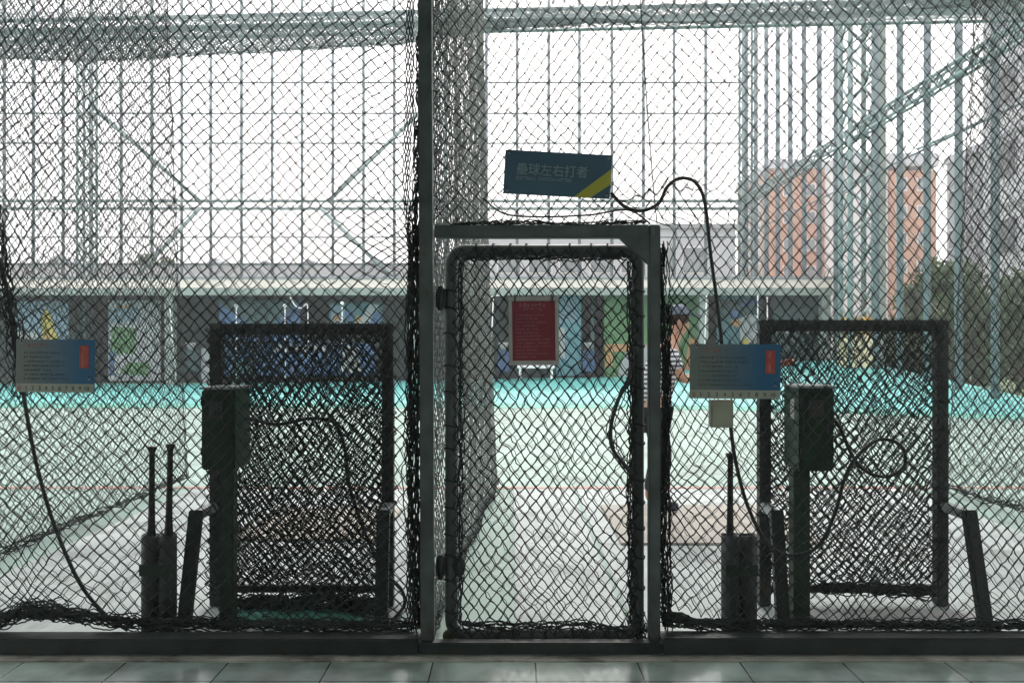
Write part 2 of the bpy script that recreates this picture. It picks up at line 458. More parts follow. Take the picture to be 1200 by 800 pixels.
def net(S, nu, nv, r, seed, jit=.06, slack=.05, keep=None, knots=True, rtop=None, double=.9):
    g = np.random.default_rng(seed)
    I, J = np.meshgrid(np.arange(nu + 1), np.arange(nv + 1), indexing='ij')
    u = (I + g.normal(0, jit, I.shape)) / nu; v = (J + g.normal(0, jit, J.shape)) / nv
    pos = S(u, v)                                # nu+1, nv+1, 3
    ok = (I + J) % 2 == 0
    if keep is not None:
        ok = ok & keep(pos)
    a, b = [], []
    for dj in (1, -1):
        i0 = I[:-1, :]; j0 = J[:-1, :]
        jj = j0 + dj
        good = (jj >= 0) & (jj <= nv)
        i0 = i0[good]; j0 = j0[good]; jj = jj[good]
        m = ok[i0, j0] & ok[i0 + 1, jj]
        a.append(pos[i0[m], j0[m]]); b.append(pos[i0[m] + 1, jj[m]])
    a = np.concatenate(a); b = np.concatenate(b)
    rad = r
    if rtop is not None:  # upper twine modelled thinner to imitate bright-sky bloom eating into the strands
        z = (a[:, 2] + b[:, 2]) / 2
        t = np.clip((z - 1.25) / .9, 0, 1); rad = r + (rtop - r) * t
    V, F = strands(a, b, rad, seed + 1, slack)
    if double:                                   # the second, looser ply lying almost parallel beside the first
        q1, q2 = g.uniform(0, 6.28, 2)
        du = (.22 + .28 * np.sin(I * .21 + J * .13 + q1) * np.sin(J * .17 - I * .05 + q2)) / nu
        dv = (.20 + .26 * np.sin(I * .11 - J * .19 + q2) * np.sin(I * .23 + q1)) / nv
        pos2 = S(u + du + g.normal(0, jit * .8, I.shape) / nu, v + dv + g.normal(0, jit * .8, I.shape) / nv)
        a2, b2 = [], []
        for dj in (1, -1):
            i0 = I[:-1, :]; j0 = J[:-1, :]; jj = j0 + dj
            good = (jj >= 0) & (jj <= nv)
            i0 = i0[good]; j0 = j0[good]; jj = jj[good]
            m = ok[i0, j0] & ok[i0 + 1, jj] & (g.random(len(i0)) < double)
            a2.append(pos2[i0[m], j0[m]]); b2.append(pos2[i0[m] + 1, jj[m]])
        a2 = np.concatenate(a2); b2 = np.concatenate(b2)
        r2 = r if rtop is None else r + (rtop - r) * np.clip(((a2[:, 2] + b2[:, 2]) / 2 - 1.25) / .9, 0, 1)
        V, F = merge((V, F), strands(a2, b2, r2 * .55, seed + 2, .09, rings=4))
    if knots:
        k = pos[ok]; kr = (r if rtop is None else (r + (rtop - r) * np.clip((k[:, 2] - 1.25) / .9, 0, 1))[:, None]) * 1.75
        e = np.array([(1, 0, 0), (-1, 0, 0), (0, 1, 0), (0, -1, 0), (0, 0, 1), (0, 0, -1)], float)
        KV = (k[:, None, :] + e[None] * (kr if np.isscalar(kr) else kr[:, None, :])).reshape(-1, 3)
        t = np.array([(0, 2, 4, 4), (2, 1, 4, 4), (1, 3, 4, 4), (3, 0, 4, 4), (2, 0, 5, 5), (1, 2, 5, 5), (3, 1, 5, 5), (0, 3, 5, 5)])
        # octahedron as four quads (two triangles folded together keeps one face size)
        qd = np.array([(0, 2, 1, 4), (1, 3, 0, 4), (0, 5, 1, 2), (1, 5, 0, 3)])
        KF = (np.arange(len(k))[:, None, None] * 6 + qd[None]).reshape(-1, 4) + len(V)
        V = np.concatenate([V, KV]); F = np.concatenate([F, KF])
    return V, F


def merge(*vf):
    V, F, o = [], [], 0
    for v, f in vf:
        V.append(v); F.append(f + o); o += len(v)
    return np.concatenate(V), np.concatenate(F)


def bundle(pts, n, spread, r, seed, step=.03, wavy=1.0):
    """A gathered bunch of twine running along a path."""
    g = np.random.default_rng(seed)
    pts = smooth_path(pts, 12); pts = np.array([tuple(p) for p in pts])
    s = np.concatenate([[0], np.cumsum(np.linalg.norm(np.diff(pts, axis=0), axis=1))])
    k = max(4, int(s[-1] / step)); q = np.linspace(0, s[-1], k)
    c = np.stack([np.interp(q, s, pts[:, i]) for i in range(3)], 1)
    A, B = [], []
    for i in range(n):
        o = g.normal(0, 1, (k, 3)) * spread * .45 * wavy
        o = (o + np.roll(o, 1, 0) + np.roll(o, -1, 0)) / 1.7 + g.normal(0, spread * .6, 3)
        w = c + o; A.append(w[:-1]); B.append(w[1:])
    return strands(np.concatenate(A), np.concatenate(B), r, seed, .12)


# ------------------------------------------------------------------ ground and court
def sheet(name, x0, x1, y0, y1, z, m, t=None):
    b = MB()
    if t:
        b.box((x0, y0, z - t), (x1, y1, z))
    else:
        b.add([(x0, y0, z), (x1, y0, z), (x1, y1, z), (x0, y1, z)], [(0, 1, 2, 3)])
    return b.build(name, m)


struct(sheet('ground', -260, 260, -60, 420, -.30, 'grass'))
struct(sheet('indoor_floor', -9, 9, -5.2, 3.775, 0.0, 'tile', .25))
th = MB().box((-9, 3.803, -.2), (9, 3.885, -.004)).build('floor_edge', 'sill_stone', bevel=.006); struct(th)
struct(sheet('floor_gutter', -9, 9, 3.77, 3.80, -.03, 'ink', .1))
struct(sheet('court_floor', -30, 13.5, 3.885, 22.0, -.002, 'court', .2))
for x0, x1 in ((-3.35, -.62), (.02, .62), (.66, 4.1)):
    struct(sheet('booth_floor', x0, x1, 3.9, 8.34, .003, 'pad'))
struct(sheet('red_line', -14, 9, 8.365, 8.41, .007, 'redline'))
for x0, x1, y0, y1, lb in ((.82, 2.35, 5.98, 7.42, 'beige batting mat under the striped-shirt batter'),
                           (-2.15, -1.0, 6.1, 7.3, 'beige batting mat behind the left protective screen')):
    tag(MB().box((x0, y0, .004), (x1, y1, .022)).build('batting_mat', 'mat_beige', bevel=.006), lb, 'mat', 'batting mats')
# raised turquoise apron at the pitching end
nx, ny = 60, 40
xs = np.linspace(-32, 12.2, nx); ys = np.linspace(17.0, 30.0, ny)
V = []
def apron_front(x):
    return float(np.interp(x, [-32, 2, 6.8, 12.2], [20.6, 20.4, 19.2, 16.3]))


for x in xs:
    gx = np.interp(x, [-32, -8, -2, 4, 8, 11, 12.2], [.02, .10, .22, .33, .75, .95, .95])
    y0 = apron_front(x)
    for k in range(ny):
        y = y0 + (30.0 - y0) * k / (ny - 1)
        t = np.clip((y - y0) / (28 - y0), 0, 1)
        V.append((x, y, .012 + gx * t ** .85))
Fq = [(i * ny + j, (i + 1) * ny + j, (i + 1) * ny + j + 1, i * ny + j + 1) for i in range(nx - 1) for j in range(ny - 1)]
b = MB(); b.add(V, Fq, True); struct(b.build('turquoise_apron', 'turq'))
b = MB(); V = []
for x in xs:
    V += [(x, apron_front(x) - 1.25, .006), (x, apron_front(x) + .05, .006)]
b.add(V, [(2 * i, 2 * i + 2, 2 * i + 3, 2 * i + 1) for i in range(nx - 1)]); struct(b.build('apron_edge', 'teal_edge'))
struct(sheet('bank', 12.2, 14.0, 15, 60, .25, 'grass', .5))

# roof and rear wall of the building the camera stands in
struct(MB().box((-9, -5.2, 3.75), (9, 4.1, 3.95)).build('ceiling', 'ceiling'))
struct(MB().box((-9, -5.4, -.2), (9, -5.2, 3.75)).build('rear_wall', 'backwall'))

# ------------------------------------------------------------------ distant city
def windows(parent, rects, y, m='glass', frame='bwhite', dep=.12):
    for x0, x1, z0, z1 in rects:
        w = MB().box((x0 - .12, y - .06, z0 - .12), (x1 + .12, y + .03, z1 + .12)).build('window', frame, parent)
        MB().box((x0, y - .10, z0), (x1, y - .062, z1)).build('pane', m, w)


def side_windows(parent, rects, x, m='glass', frame='bwhite'):
    for y0, y1, z0, z1 in rects:
        w = MB().box((x - .06, y0 - .12, z0 - .12), (x + .03, y1 + .12, z1 + .12)).build('window', frame, parent)
        MB().box((x - .10, y0, z0), (x - .062, y1, z1)).build('pane', m, w)


# brick tower 1 (left of the lattice column)
Y = 90.0
t = thing('brick_building', 'orange brick block with grey side wall left of the lattice column', 'building', (33, Y, -.3))
x0, x1, zt = gz(905, Y), gz(966, Y), EYE + (HY - 198) / FPX * Y
MB().box((x0, Y, -.3), (x1, Y + 13.5, zt)).build('wall', 'brick', t)
MB().box((x1 + .02, Y - .5, -.3), (x1 + 1.3, Y + 10, zt + .8)).build('corner_pier', 'bwhite', t)
MB().box((x0 - .3, Y - .3, zt + .01), (x1 - .05, Y + 13.8, zt + 1.0)).build('cornice', 'bpale', t)
MB().box((x0 - .25, Y + 1.2, 4), (x0 - .01, Y + 13, zt)).build('side_cladding', 'brown_tile', t)
windows(t, [(x0 + 1.3 + 2.6 * c, x0 + 2.2 + 2.6 * c, 3 + 3.1 * f, 4.2 + 3.1 * f) for f in range(6) for c in range(2)], Y)
side_windows(t, [(Y + 3.5 + 3.1 * c, Y + 5.3 + 3.1 * c, 5 + 3.1 * f, 6.6 + 3.1 * f) for f in range(5) for c in range(3)], x0 - .25)
MB().box((x0 - 3.0, Y - 6, -.3), (x1 + .5, Y - .55, 8.6)).build('podium', 'brick', t)
# brick tower 2
Y = 80.0
t = thing('brick_building', 'orange brick tower with white side right of the lattice column', 'building', (40, Y, -.3))
x0, x1, zt = gz(1043, Y), gz(1097, Y), EYE + (HY - 200) / FPX * Y
MB().box((x0, Y, -.3), (x1, Y + 4, zt)).build('wall', 'brick', t)
MB().box((x0 - 4.8, Y + .4, -.3), (x0 - .01, Y + 4, zt + .4)).build('side_wall', 'bwhite', t)
MB().box((x0 - 4.8, Y - .2, zt + .42), (x1 + .2, Y + 4.2, zt + 1.7)).build('cornice', 'bpale', t)
windows(t, [(x0 + .7 + 2.1 * c, x0 + 1.6 + 2.1 * c, 3.4 + 2.75 * f, 4.5 + 2.75 * f) for f in range(6) for c in range(2)], Y)
windows(t, [(x0 - 1.7, x0 - .8, 3.6 + 2.75 * f, 4.9 + 2.75 * f) for f in range(6)], Y + .4, 'glass', 'bpale')
# grey block
t = thing('grey_building', 'dull grey block between the brick tower and the tall pale block', 'building', (37, 57, -.3))
zt = EYE + (HY - 192) / FPX * 60
MB().box((33, 56.5, -.3), (45, 60.4, zt)).build('wall', 'bgrey', t)
MB().box((32.8, 56.3, zt + .002), (45, 60.5, zt + .5)).build('parapet', 'bpale', t)
side_windows(t, [(56.9 + 1.15 * c, 57.7 + 1.15 * c, 3 + 2.9 * f, 4.3 + 2.9 * f) for f in range(4) for c in range(3)], 33, 'glass_dark', 'bpale')
# tall pale block at far right
t = thing('pale_building', 'tall pale grey block with dark windows at far right edge', 'building', (32, 46, -.3))
MB().box((30, 42.0, -.3), (42, 50.7, 27)).build('wall', 'bpale', t)
zz = [EYE + (HY - yy) / FPX * 48.2 for yy in (296, 205, 120, 36)]
side_windows(t, [(y_, y_ + 1.4, z, z + 2.0) for z in zz for y_ in (47.4, 44.2)], 30, 'glass_dark', 'bgrey')
for yy in (330, 243, 160, 78):
    z = EYE + (HY - yy) / FPX * 48.2
    MB().box((29.88, 42.0, z), (29.998, 50.7, z + .25)).build('ledge', 'bgrey', t)
# low pale block behind the middle
Y = 62.0
t = thing('office_building', 'low pale grey block with window bands behind the shelter middle', 'building', (8, Y, -.3))
x0, x1, zt = gz(566, Y), gz(862, Y), EYE + (HY - 268) / FPX * Y
MB().box((x0, Y, -.3), (x1, Y + 12, zt)).build('wall', 'bpale', t)
MB().box((x0 - .2, Y - .25, zt), (x1 + .2, Y + 12, zt + .35)).build('parapet', 'bgrey', t)
windows(t, [(x0 + 1.2 + 2.4 * c, x0 + 2.9 + 2.4 * c, zt - 3.4, zt - 1.5) for c in range(7)], Y, 'glass', 'bwhite')
# houses with gables at left
for k, (pc, pw, py, Y, lb) in enumerate(((70, 60, 299, 74, 'far gabled house at left end of the far row'),
                                   (250, 44, 302, 70, 'far gabled house with low roof right of the tall tree'),
                                   (310, 40, 305, 73, 'far small gabled house, middle of the far row'),
                                   (362, 46, 303, 70, 'far gabled house fourth along the far row'),
                                   (440, 60, 301, 73, 'far gabled house nearest the dividing net'))):
    xc = gz(pc, Y); hw = pw / 2 / FPX * Y; zt = EYE + (HY - py) / FPX * Y
    t = thing('gabled_house', lb, 'house', (xc, Y, -.3), 'gabled houses beyond the far wall')
    MB().box((xc - hw * .92, Y, -.3), (xc + hw * .92, Y + 8, zt - 1.6)).build('wall', 'pale_wall', t)
    MB().prism([(xc - hw, zt - 1.6), (xc + hw, zt - 1.6), (xc, zt)], Y - .3, Y + 8.3).build('roof', 'bgrey', t)
    windows(t, [(xc - .8, xc + .5, zt - 3.2, zt - 2.0)], Y, 'glass', 'bwhite')

# cladding wall behind the shelter
Y = 41.0
zt = EYE + (HY - 311) / FPX * Y
t = thing('boundary_wall', 'long pale clad wall with steel top rail behind the shelter', 'wall', (-6, Y, -.3))
MB().box((-32, Y, -.3), (gz(566, Y), Y + .2, zt)).build('wall_panel', 'pale_wall', t)
MB().box((gz(567, Y), Y + .01, -.3), (12.5, Y + .2, zt - 1.2)).build('wall_panel', 'pale_wall', t)
MB().box((-32, Y - .04, zt + .002), (gz(566, Y), Y + .24, zt + .12)).build('top_rail', 'pole', t)


# ------------------------------------------------------------------ trees
def tree(name, label, x, y, h, cr, n, m='leaf', group=None, z0=-.3, squash=1.15, trunk=.35, leaf=.105):
    g = np.random.default_rng(int(abs(x * 13 + y * 7)) + n)
    t = thing(name, label, 'tree' if h > 2.6 else 'shrub', (x, y, z0), group)
    b = MB()
    b.tube(smooth_path([(x, y, z0), (x + .05, y, z0 + h * .3), (x - .08, y, z0 + h * .6), (x, y, z0 + h * .85)], 4),
           list(np.linspace(.05 * cr + .05, .02, 13)), 7)
    cl = []
    for k in range(13):
        a = g.uniform(0, 6.28); rr = cr * math.sqrt(g.uniform(0.02, .7)); zz = z0 + h * g.uniform(trunk, .93)
        fade = 1 - .55 * max(0, (zz - z0) / h - .6) / .4
        c = np.array((x + rr * fade * math.cos(a), y + rr * fade * math.sin(a), zz)); cl.append((c, cr * g.uniform(.28, .5)))
        b.tube([(x, y, z0 + h * g.uniform(.2, .55)), ((x + c[0]) / 2, (y + c[1]) / 2, c[2] - .1 * h), tuple(c)], [.03 * cr + .01, .018 * cr + .008, .008], 5)
    b.build('trunk', 'bark', t)
    V = []; F = []
    C = []
    for k in range(n):
        c, r = cl[g.integers(len(cl))]
        d = g.normal(0, 1, 3); d /= np.linalg.norm(d); p = c + d * r * g.uniform(.25, 1.05) * np.array((1, 1, squash * .8))
        C.append(p)
    C = np.array(C); C = C[C[:, 2] > z0 + .1]
    A = g.normal(0, 1, C.shape); A /= np.linalg.norm(A, axis=1, keepdims=True)
    Bv = np.cross(A, g.normal(0, 1, C.shape)); Bv /= np.linalg.norm(Bv, axis=1, keepdims=True)
    L = leaf * g.uniform(.6, 1.3, (len(C), 1))
    V = np.stack([C - A * L, C + Bv * L * .45, C + A * L, C - Bv * L * .45], 1).reshape(-1, 3)
    F = np.arange(len(V)).reshape(-1, 4)
    fast_mesh('crown', V, F, m, t, smooth=False)
    return t


tree('broadleaf_tree', 'dense green tree beside the right screen, in front of grey block', 14.5, 25.5, 4.0, 1.9, 8000, z0=.2, group='trees along the right side', trunk=.12)
tree('broadleaf_tree', 'dark green tree at far right edge under pale block', 17.3, 26.5, 3.7, 2.0, 8000, z0=.2, group='trees along the right side', trunk=.12)
tree('broadleaf_tree', 'low bushy tree behind the top bar of the right screen', 15.8, 30.5, 3.8, 1.7, 5500, 'leaf_pale', z0=.2, group='trees along the right side', trunk=.1)
tree('broadleaf_tree', 'wide bushy tree below the brick tower', 18.6, 34, 4.3, 2.0, 5500, 'leaf_pale', z0=.2, group='trees along the right side', trunk=.1)
tree('broadleaf_tree', 'pale hazy pointed tree standing left of the far houses', gz(180, 48), 48, 7.4, 1.6, 2400, 'leaf_pale', group='trees beyond the far wall', squash=1.5, leaf=.22)
tree('broadleaf_tree', 'pale hazy rounded tree at left behind the shelter roof', gz(118, 50), 50, 6.6, 2.0, 2400, 'leaf_pale', group='trees beyond the far wall', leaf=.22)
for k, (px, Y, h, lb) in enumerate(((1030, 29, 1.4, 'low green shrub right of the amber column padding'), (1065, 27, 1.2, 'low green shrub under the right end of the screen bar'),
                                    (1128, 23.5, 1.5, 'green shrub just right of the right screen post'), (1180, 21.5, 1.4, 'green shrub at the right edge by the turquoise bank'))):
    tree('green_shrub', lb, gz(px, Y) + .3, Y, h, .85, 900, 'leaf', 'shrubs along the right bank', z0=.25, trunk=.1, leaf=.1)

# ------------------------------------------------------------------ steel outfield fence
def lattice(parent, a, b, off, n, rc=.05, rw=.022, m='pale_steel'):
    a, b, off = Vector(a), Vector(b), Vector(off)
    MB().tube([a + off, b + off], rc, 6).build('chord', m, parent)
    MB().tube([a - off, b - off], rc, 6).build('chord', m, parent)
    w = MB(); pts = []
    for k in range(n + 1):
        pts.append(a.lerp(b, k / n) + off * (1 if k % 2 else -1))
    for k in range(n):
        w.tube([pts[k], pts[k + 1]], rw, 4)
    w.build('web', m, parent)


YF = 40.0
far_px = [-31, 5, 39, 74, 107, 142, 178, 213, 247, 283, 319, 354, 390, 426, 462, 498, 534, 570, 606, 643, 679, 717, 754, 790, 827]
proto = None
ZB = EYE + (HY - 309) / FPX * YF
for px in far_px:
    if proto is None:
        proto = MB().tube([(0, 0, -.3), (0, 0, 22.0)], .08, 6).build('net_pole', 'pole', local=True)
        tag(proto, 'slim grey-green pole in the far row holding the outfield net', 'pole', 'slim poles of the far net fence')
        q = proto
    else:
        q = proto.copy(); COL.objects.link(q)
    q.location = (gz(px, YF), YF, 0)
XS = 11.5
proto = None
for k in range(14):
    yy = YF - 1.55 * k - .9
    if abs(yy - 26.3) < .8 or yy < 18.0:
        continue
    if proto is None:
        proto = MB().tube([(0, 0, -.3), (0, 0, 18.0)], .10, 8).build('side_net_pole', 'pole', local=True)
        tag(proto, 'grey-green pole in the right-hand row receding to the far corner', 'pole', 'poles of the right side net fence')
        q = proto
    else:
        q = proto.copy(); COL.objects.link(q)
    q.location = (XS, yy, 0)
for py, lb in ((97, 'topmost thin horizontal steel cable of the far fence'), (133, 'second thin horizontal cable of the far fence'),
               (168, 'third thin horizontal cable of the far fence'), (278, 'lowest thin horizontal cable of the far fence, under the truss')):
    z = EYE + (HY - py) / FPX * (YF - .1)
    tag(MB().tube([(-33, YF - .1, z), (XS, YF - .1, z)], .045, 4).build('fence_cable', 'pole'), lb, 'cable', 'horizontal cables of the far fence')
for py, lb in ((97, 'topmost thin cable along the right side fence'), (168, 'middle thin cable along the right side fence'), (278, 'lowest thin cable along the right side fence')):
    z = EYE + (HY - py) / FPX * (YF - .1)
    tag(MB().tube([(XS - .08, YF - .2, z), (XS - .08, 15, z)], .03, 4).build('fence_cable', 'pole', loc=(XS, 27, z)), lb, 'cable', 'cables of the side fence')
# trusses
zt = EYE + (HY - 240) / FPX * (YF - .4)
t = thing('lattice_truss', 'long horizontal lattice truss across the far fence', 'truss', (-10, YF - .4, zt))
lattice(t, (-34, YF - .4, zt), (XS, YF - .4, zt), (0, 0, .19), 90, .075, .032)
t = thing('lattice_truss', 'lattice truss climbing towards the upper right along the side fence', 'truss', (XS - .2, 27, 8.75))
lattice(t, (XS - .2, YF - .6, zt + .05), (XS - .2, 15.5, zt + .05), (.05, 0, .21), 60, .055, .028)
lattice(t, (XS + .02, YF - .6, zt + .05), (XS + .02, 15.5, zt + .05), (.0, 0, .19), 60, .04, .025)


def lattice_column(label, px, Y, w, top, x=None, rc=.06, rw=.035):
    x = gz(px, Y) if x is None else x
    t = thing('lattice_column', label, 'column', (x, Y, -.3))
    for s in (-1, 1):
        for q in (-1, 1):
            MB().tube([(x + s * w / 2, Y + q * w / 2, -.3), (x + s * w / 2, Y + q * w / 2, top)], rc, 6).build('chord', 'pale_steel', t)
    for q in (-1, 1):
        b = MB(); n = int(top / (w * .9))
        for k in range(n):
            z0, z1 = top * k / n, top * (k + 1) / n
            s = 1 if k % 2 else -1
            b.tube([(x - s * w / 2, Y + q * w / 2, z0), (x + s * w / 2, Y + q * w / 2, z1)], rw, 4)
            b.tube([(x + q * w / 2, Y - s * w / 2, z0), (x + q * w / 2, Y + s * w / 2, z1)], rw, 4)
        b.build('web', 'pale_steel', t)
    return t


lattice_column('pale green lattice column at left of the far fence', 102, 38.8, .62, 17.5)
lattice_column('pale green lattice column standing behind the tall door post', 515, 38.8, .62, 17.5)
lattice_column('pale green lattice column at the far right corner of the fence', 876, 39.0, .62, 20)
lattice_column('broad lattice column rising right of the shelter, nearest of the columns', 1004, 26.3, .78, 16, x=XS - .1, rc=.085, rw=.045)
tag(MB().box((XS + .38, 26.0, -.3), (XS + .72, 26.35, 16)).build('flat_column', 'soffit', loc=(XS + .55, 26.2, -.3), bevel=.02), 'plain grey-green post standing against the broad lattice column', 'post')
MB_sl = thing('column_padding', 'amber and cream padding wrapped round the broad lattice column foot', 'padding', (XS - .1, 26.3, .5))
MB().box((XS - .1 - .52, 25.78, 1.85), (XS - .1 + .50, 26.82, 2.45)).build('upper_pad', 'amber', MB_sl, bevel=.16, seg=4)
MB().box((XS - .1 - .50, 25.80, .5), (XS - .1 + .48, 26.8, 1.845)).build('lower_pad', 'cream_pad', MB_sl, bevel=.12, seg=4)
# diagonal braces of the far fence
YB = 38.9
for a, c, lb in (((105, 122), (235, 236), 'diagonal tube brace falling from the left lattice column to the truss'),
                 ((385, 236), (512, 112), 'diagonal tube brace rising from the truss towards the door post'),
                 ((235, 243), (150, 335), 'short tube brace below the truss leaning left'),
                 ((375, 243), (470, 335), 'short tube brace below the truss leaning right')):
    p, q = P(a[0], a[1], YB), P(c[0], c[1], YB)
    tag(MB().tube([p, q], .10, 7).build('tube_brace', 'pale_steel', loc=p), lb, 'brace', 'tube braces of the far fence')
p, q = P(1075, 175, 22), P(1160, 138, 20)
tag(MB().tube([p, q], .035, 6).build('tube_brace', 'pale_steel', loc=p), 'short thin brace at upper right beside the pale block', 'brace')

# ------------------------------------------------------------------ pitching shelter
YS = 28.5
zr1, zr0 = EYE + (HY - 327) / FPX * YS, EYE + (HY - 346) / FPX * YS
xr = gz(975, YS)
t = thing('pitching_shelter', 'long low shelter with cream fascia at the far end of the court', 'shelter', (-8, YS, 0))
MB().box((-32, YS, zr0 + .27), (xr, YS + .12, zr1)).build('fascia', 'cream', t, bevel=.01)
MB().box((-32, YS - .03, zr0), (xr + .02, YS + .10, zr0 + .265)).build('gutter', 'soffit', t, bevel=.02)
MB().box((-32, YS - .05, zr1 + .003), (xr + .05, YS + 5, zr1 + .09)).build('roof', 'bgrey', t)
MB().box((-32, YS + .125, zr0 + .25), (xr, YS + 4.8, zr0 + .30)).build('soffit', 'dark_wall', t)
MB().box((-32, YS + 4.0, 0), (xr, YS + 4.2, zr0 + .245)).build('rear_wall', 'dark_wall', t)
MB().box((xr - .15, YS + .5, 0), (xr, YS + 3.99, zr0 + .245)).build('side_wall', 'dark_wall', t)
for px in (-60, 196, 484, 826, 970):
    MB().box((gz(px, YS) - .16, YS + .13, 0), (gz(px, YS) + .16, YS + .45, zr0 + .245)).build('column', 'soffit', t, bevel=.01)
for px in (110, 300, 545, 690, 930):
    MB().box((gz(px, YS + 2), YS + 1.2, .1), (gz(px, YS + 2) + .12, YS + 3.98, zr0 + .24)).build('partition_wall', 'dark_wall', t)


def panel(name, label, cat, pxs, pys, Y, m, extra=(), t_=.05, group=None):
    """A flat printed panel with its own thickness; extra = ((px0, px1, py0, py1, material, name), ...) printed areas on it."""
    c = P(sum(pxs) / 2, pys[1], Y)
    th_ = thing(name, label, cat, c, group)
    a, b_ = P(pxs[0], pys[1], Y), P(pxs[1], pys[0], Y)
    MB().box((a.x, Y, a.z), (b_.x, Y + t_, b_.z)).build('sheet', m, th_)
    for k, (poly, mm, nm) in enumerate(extra):
        pl = [(P(x, y, Y).x, P(x, y, Y).z) for x, y in poly]
        MB().prism(pl, Y - .006 - .003 * k, Y - .001 - .003 * k).build(nm, mm, th_)
    return th_


YP = 29.6
panel('wall_mural', 'light blue printed panel with yellow figure at far left of shelter', 'mural', (18, 80), (353, 400), YP, 'sky_blue',
      [(((50, 398), (68, 398), (60, 372), (55, 360), (49, 372)), 'yellow', 'yellow_shape'), (((52, 398), (58, 398), (56, 380)), 'orange', 'orange_shape'), (((20, 400), (46, 400), (44, 390), (20, 388)), 'conc', 'grey_shape')])
panel('wall_mural', 'white and green printed panel left of the white rope post', 'mural', (127, 188), (352, 446), YP, 'mural_white',
      [(((130, 414), (158, 414), (160, 385), (131, 382)), 'mural_green', 'green_shape'), (((140, 438), (172, 440), (176, 426), (150, 424)), 'mural_green', 'green_shape'),
       (((128, 440), (134, 440), (134, 410), (128, 412)), 'blue', 'blue_shape'), (((142, 370), (156, 366), (152, 358), (140, 358)), 'orange', 'orange_shape'), (((128, 378), (160, 376), (162, 360), (128, 362)), 'sky_blue', 'blue_shape')])
panel('wall_banner', 'dark blue draped banner above the left protective screen', 'banner', (257, 352), (352, 400), YP, 'blue',
      [(((300, 383), (318, 384), (345, 356), (352, 352), (257, 352), (262, 360)), 'dark_wall', 'dark_swag')])
panel('wall_banner', 'blue and white picture banner beside the dividing net', 'banner', (386, 448), (355, 386), YP, 'mural_teal',
      [(((388, 384), (404, 384), (404, 358), (388, 358)), 'sky_blue', 'pale_shape'), (((391, 376), (397, 377), (398, 369), (392, 368)), 'orange', 'orange_spot'),
       (((416, 378), (424, 378), (425, 371), (417, 370)), 'orange', 'orange_spot'), (((416, 386), (428, 386), (452 - 6, 358), (434, 356)), 'mural_white', 'white_stroke'), (((430, 385), (446, 385), (446, 366), (440, 364)), 'blue', 'blue_shape'),
       (((404, 374), (413, 376), (413, 364), (405, 364)), 'blue', 'blue_shape')])
panel('wall_banner', 'blue and white low banner seen through the left protective screen', 'banner', (262, 440), (402, 440), YP + .3, 'blue',
      [(((320, 412), (380, 412), (384, 400 + 4), (322, 404)), 'mural_white', 'white_shape'), (((270, 438), (300, 436), (296, 420), (272, 420)), 'mural_teal', 'teal_shape'), (((398, 438), (424, 436), (420, 406), (404, 404)), 'mural_white', 'white_shape')])
panel('door_panel', 'narrow white door panel left of the left protective screen', 'door', (236, 246), (408, 450), YP, 'mural_white', [(((237.5, 430), (239, 430), (239, 428), (237.5, 428)), 'ink', 'handle')])
panel('cyan_locker', 'tall cyan and white cabinet right of the maroon notice', 'cabinet', (652, 681), (345, 440), YP, 'cyan',
      [(((655, 378), (678, 378), (676, 348), (668, 346), (658, 350)), 'sky_blue', 'pale_shape'), (((654, 420), (662, 420), (662, 384), (654, 384)), 'mural_white', 'white_shape')], t_=.6)
panel('green_wall_panel', 'bright green wall panel with orange band left of the batter', 'panel', (708, 764), (345, 444), YP, 'mural_green',
      [(((709, 412), (764, 412), (764, 403), (709, 403)), 'orange', 'orange_band'), (((722, 444), (764, 444), (764, 404), (744, 406), (732, 414)), 'mural_white', 'grey_shape'), (((709, 430), (718, 430), (718, 413), (709, 413)), 'orange', 'orange_patch')])
panel('green_wall_panel', 'bright green wall panel behind the head of the batter', 'panel', (768, 818), (345, 444), YP + .05, 'mural_green',
      [(((800, 440), (817, 440), (817, 396), (808, 396)), 'orange', 'orange_patch')])
panel('wall_mural', 'teal, blue and white printed mural right of the hanging cable', 'mural', (840, 892), (346, 444), YP, 'mural_teal',
      [(((843, 372), (892, 370), (892, 352), (843, 350)), 'dark_wall', 'dark_shape'), (((866, 360), (890, 356), (890, 348), (872, 350)), 'blue', 'blue_shape'),
       (((868, 402), (889, 402), (889, 370), (878, 368), (866, 374)), 'mural_white', 'white_shape'), (((856, 372), (864, 372), (865, 366), (860, 363), (855, 367)), 'blue', 'blue_shape'),
       (((857, 382), (866, 383), (867, 374), (858, 374)), 'orange', 'tan_shape'), (((870, 405), (878, 403), (876, 396), (870, 397)), 'yellow', 'yellow_shape')])
panel('dark_doorway', 'dark roller door at right end of the shelter', 'door', (906, 968), (346, 446), YP, 'dark_wall', [(((908, 390), (966, 390), (966, 388), (908, 388)), 'conc', 'rail')])
# bench and blue ball machines
c = P(628, 442, 27.8)
bt = thing('white_bench', 'low white bench under the maroon notice at the apron edge', 'bench', c)
MB().box((c.x - .65, 27.6, c.z + .32), (c.x + .65, 28.1, c.z + .40)).build('seat', 'white', bt, bevel=.01)
for s in (-1, 1):
    MB().box((c.x + s * .55 - .04, 27.65, c.z - .05), (c.x + s * .55 + .04, 28.05, c.z + .318)).build('leg', 'white', bt)
MB().box((c.x - .65, 28.11, c.z + .30), (c.x + .65, 28.15, c.z + .75)).build('backrest', 'pale_wall', bt)


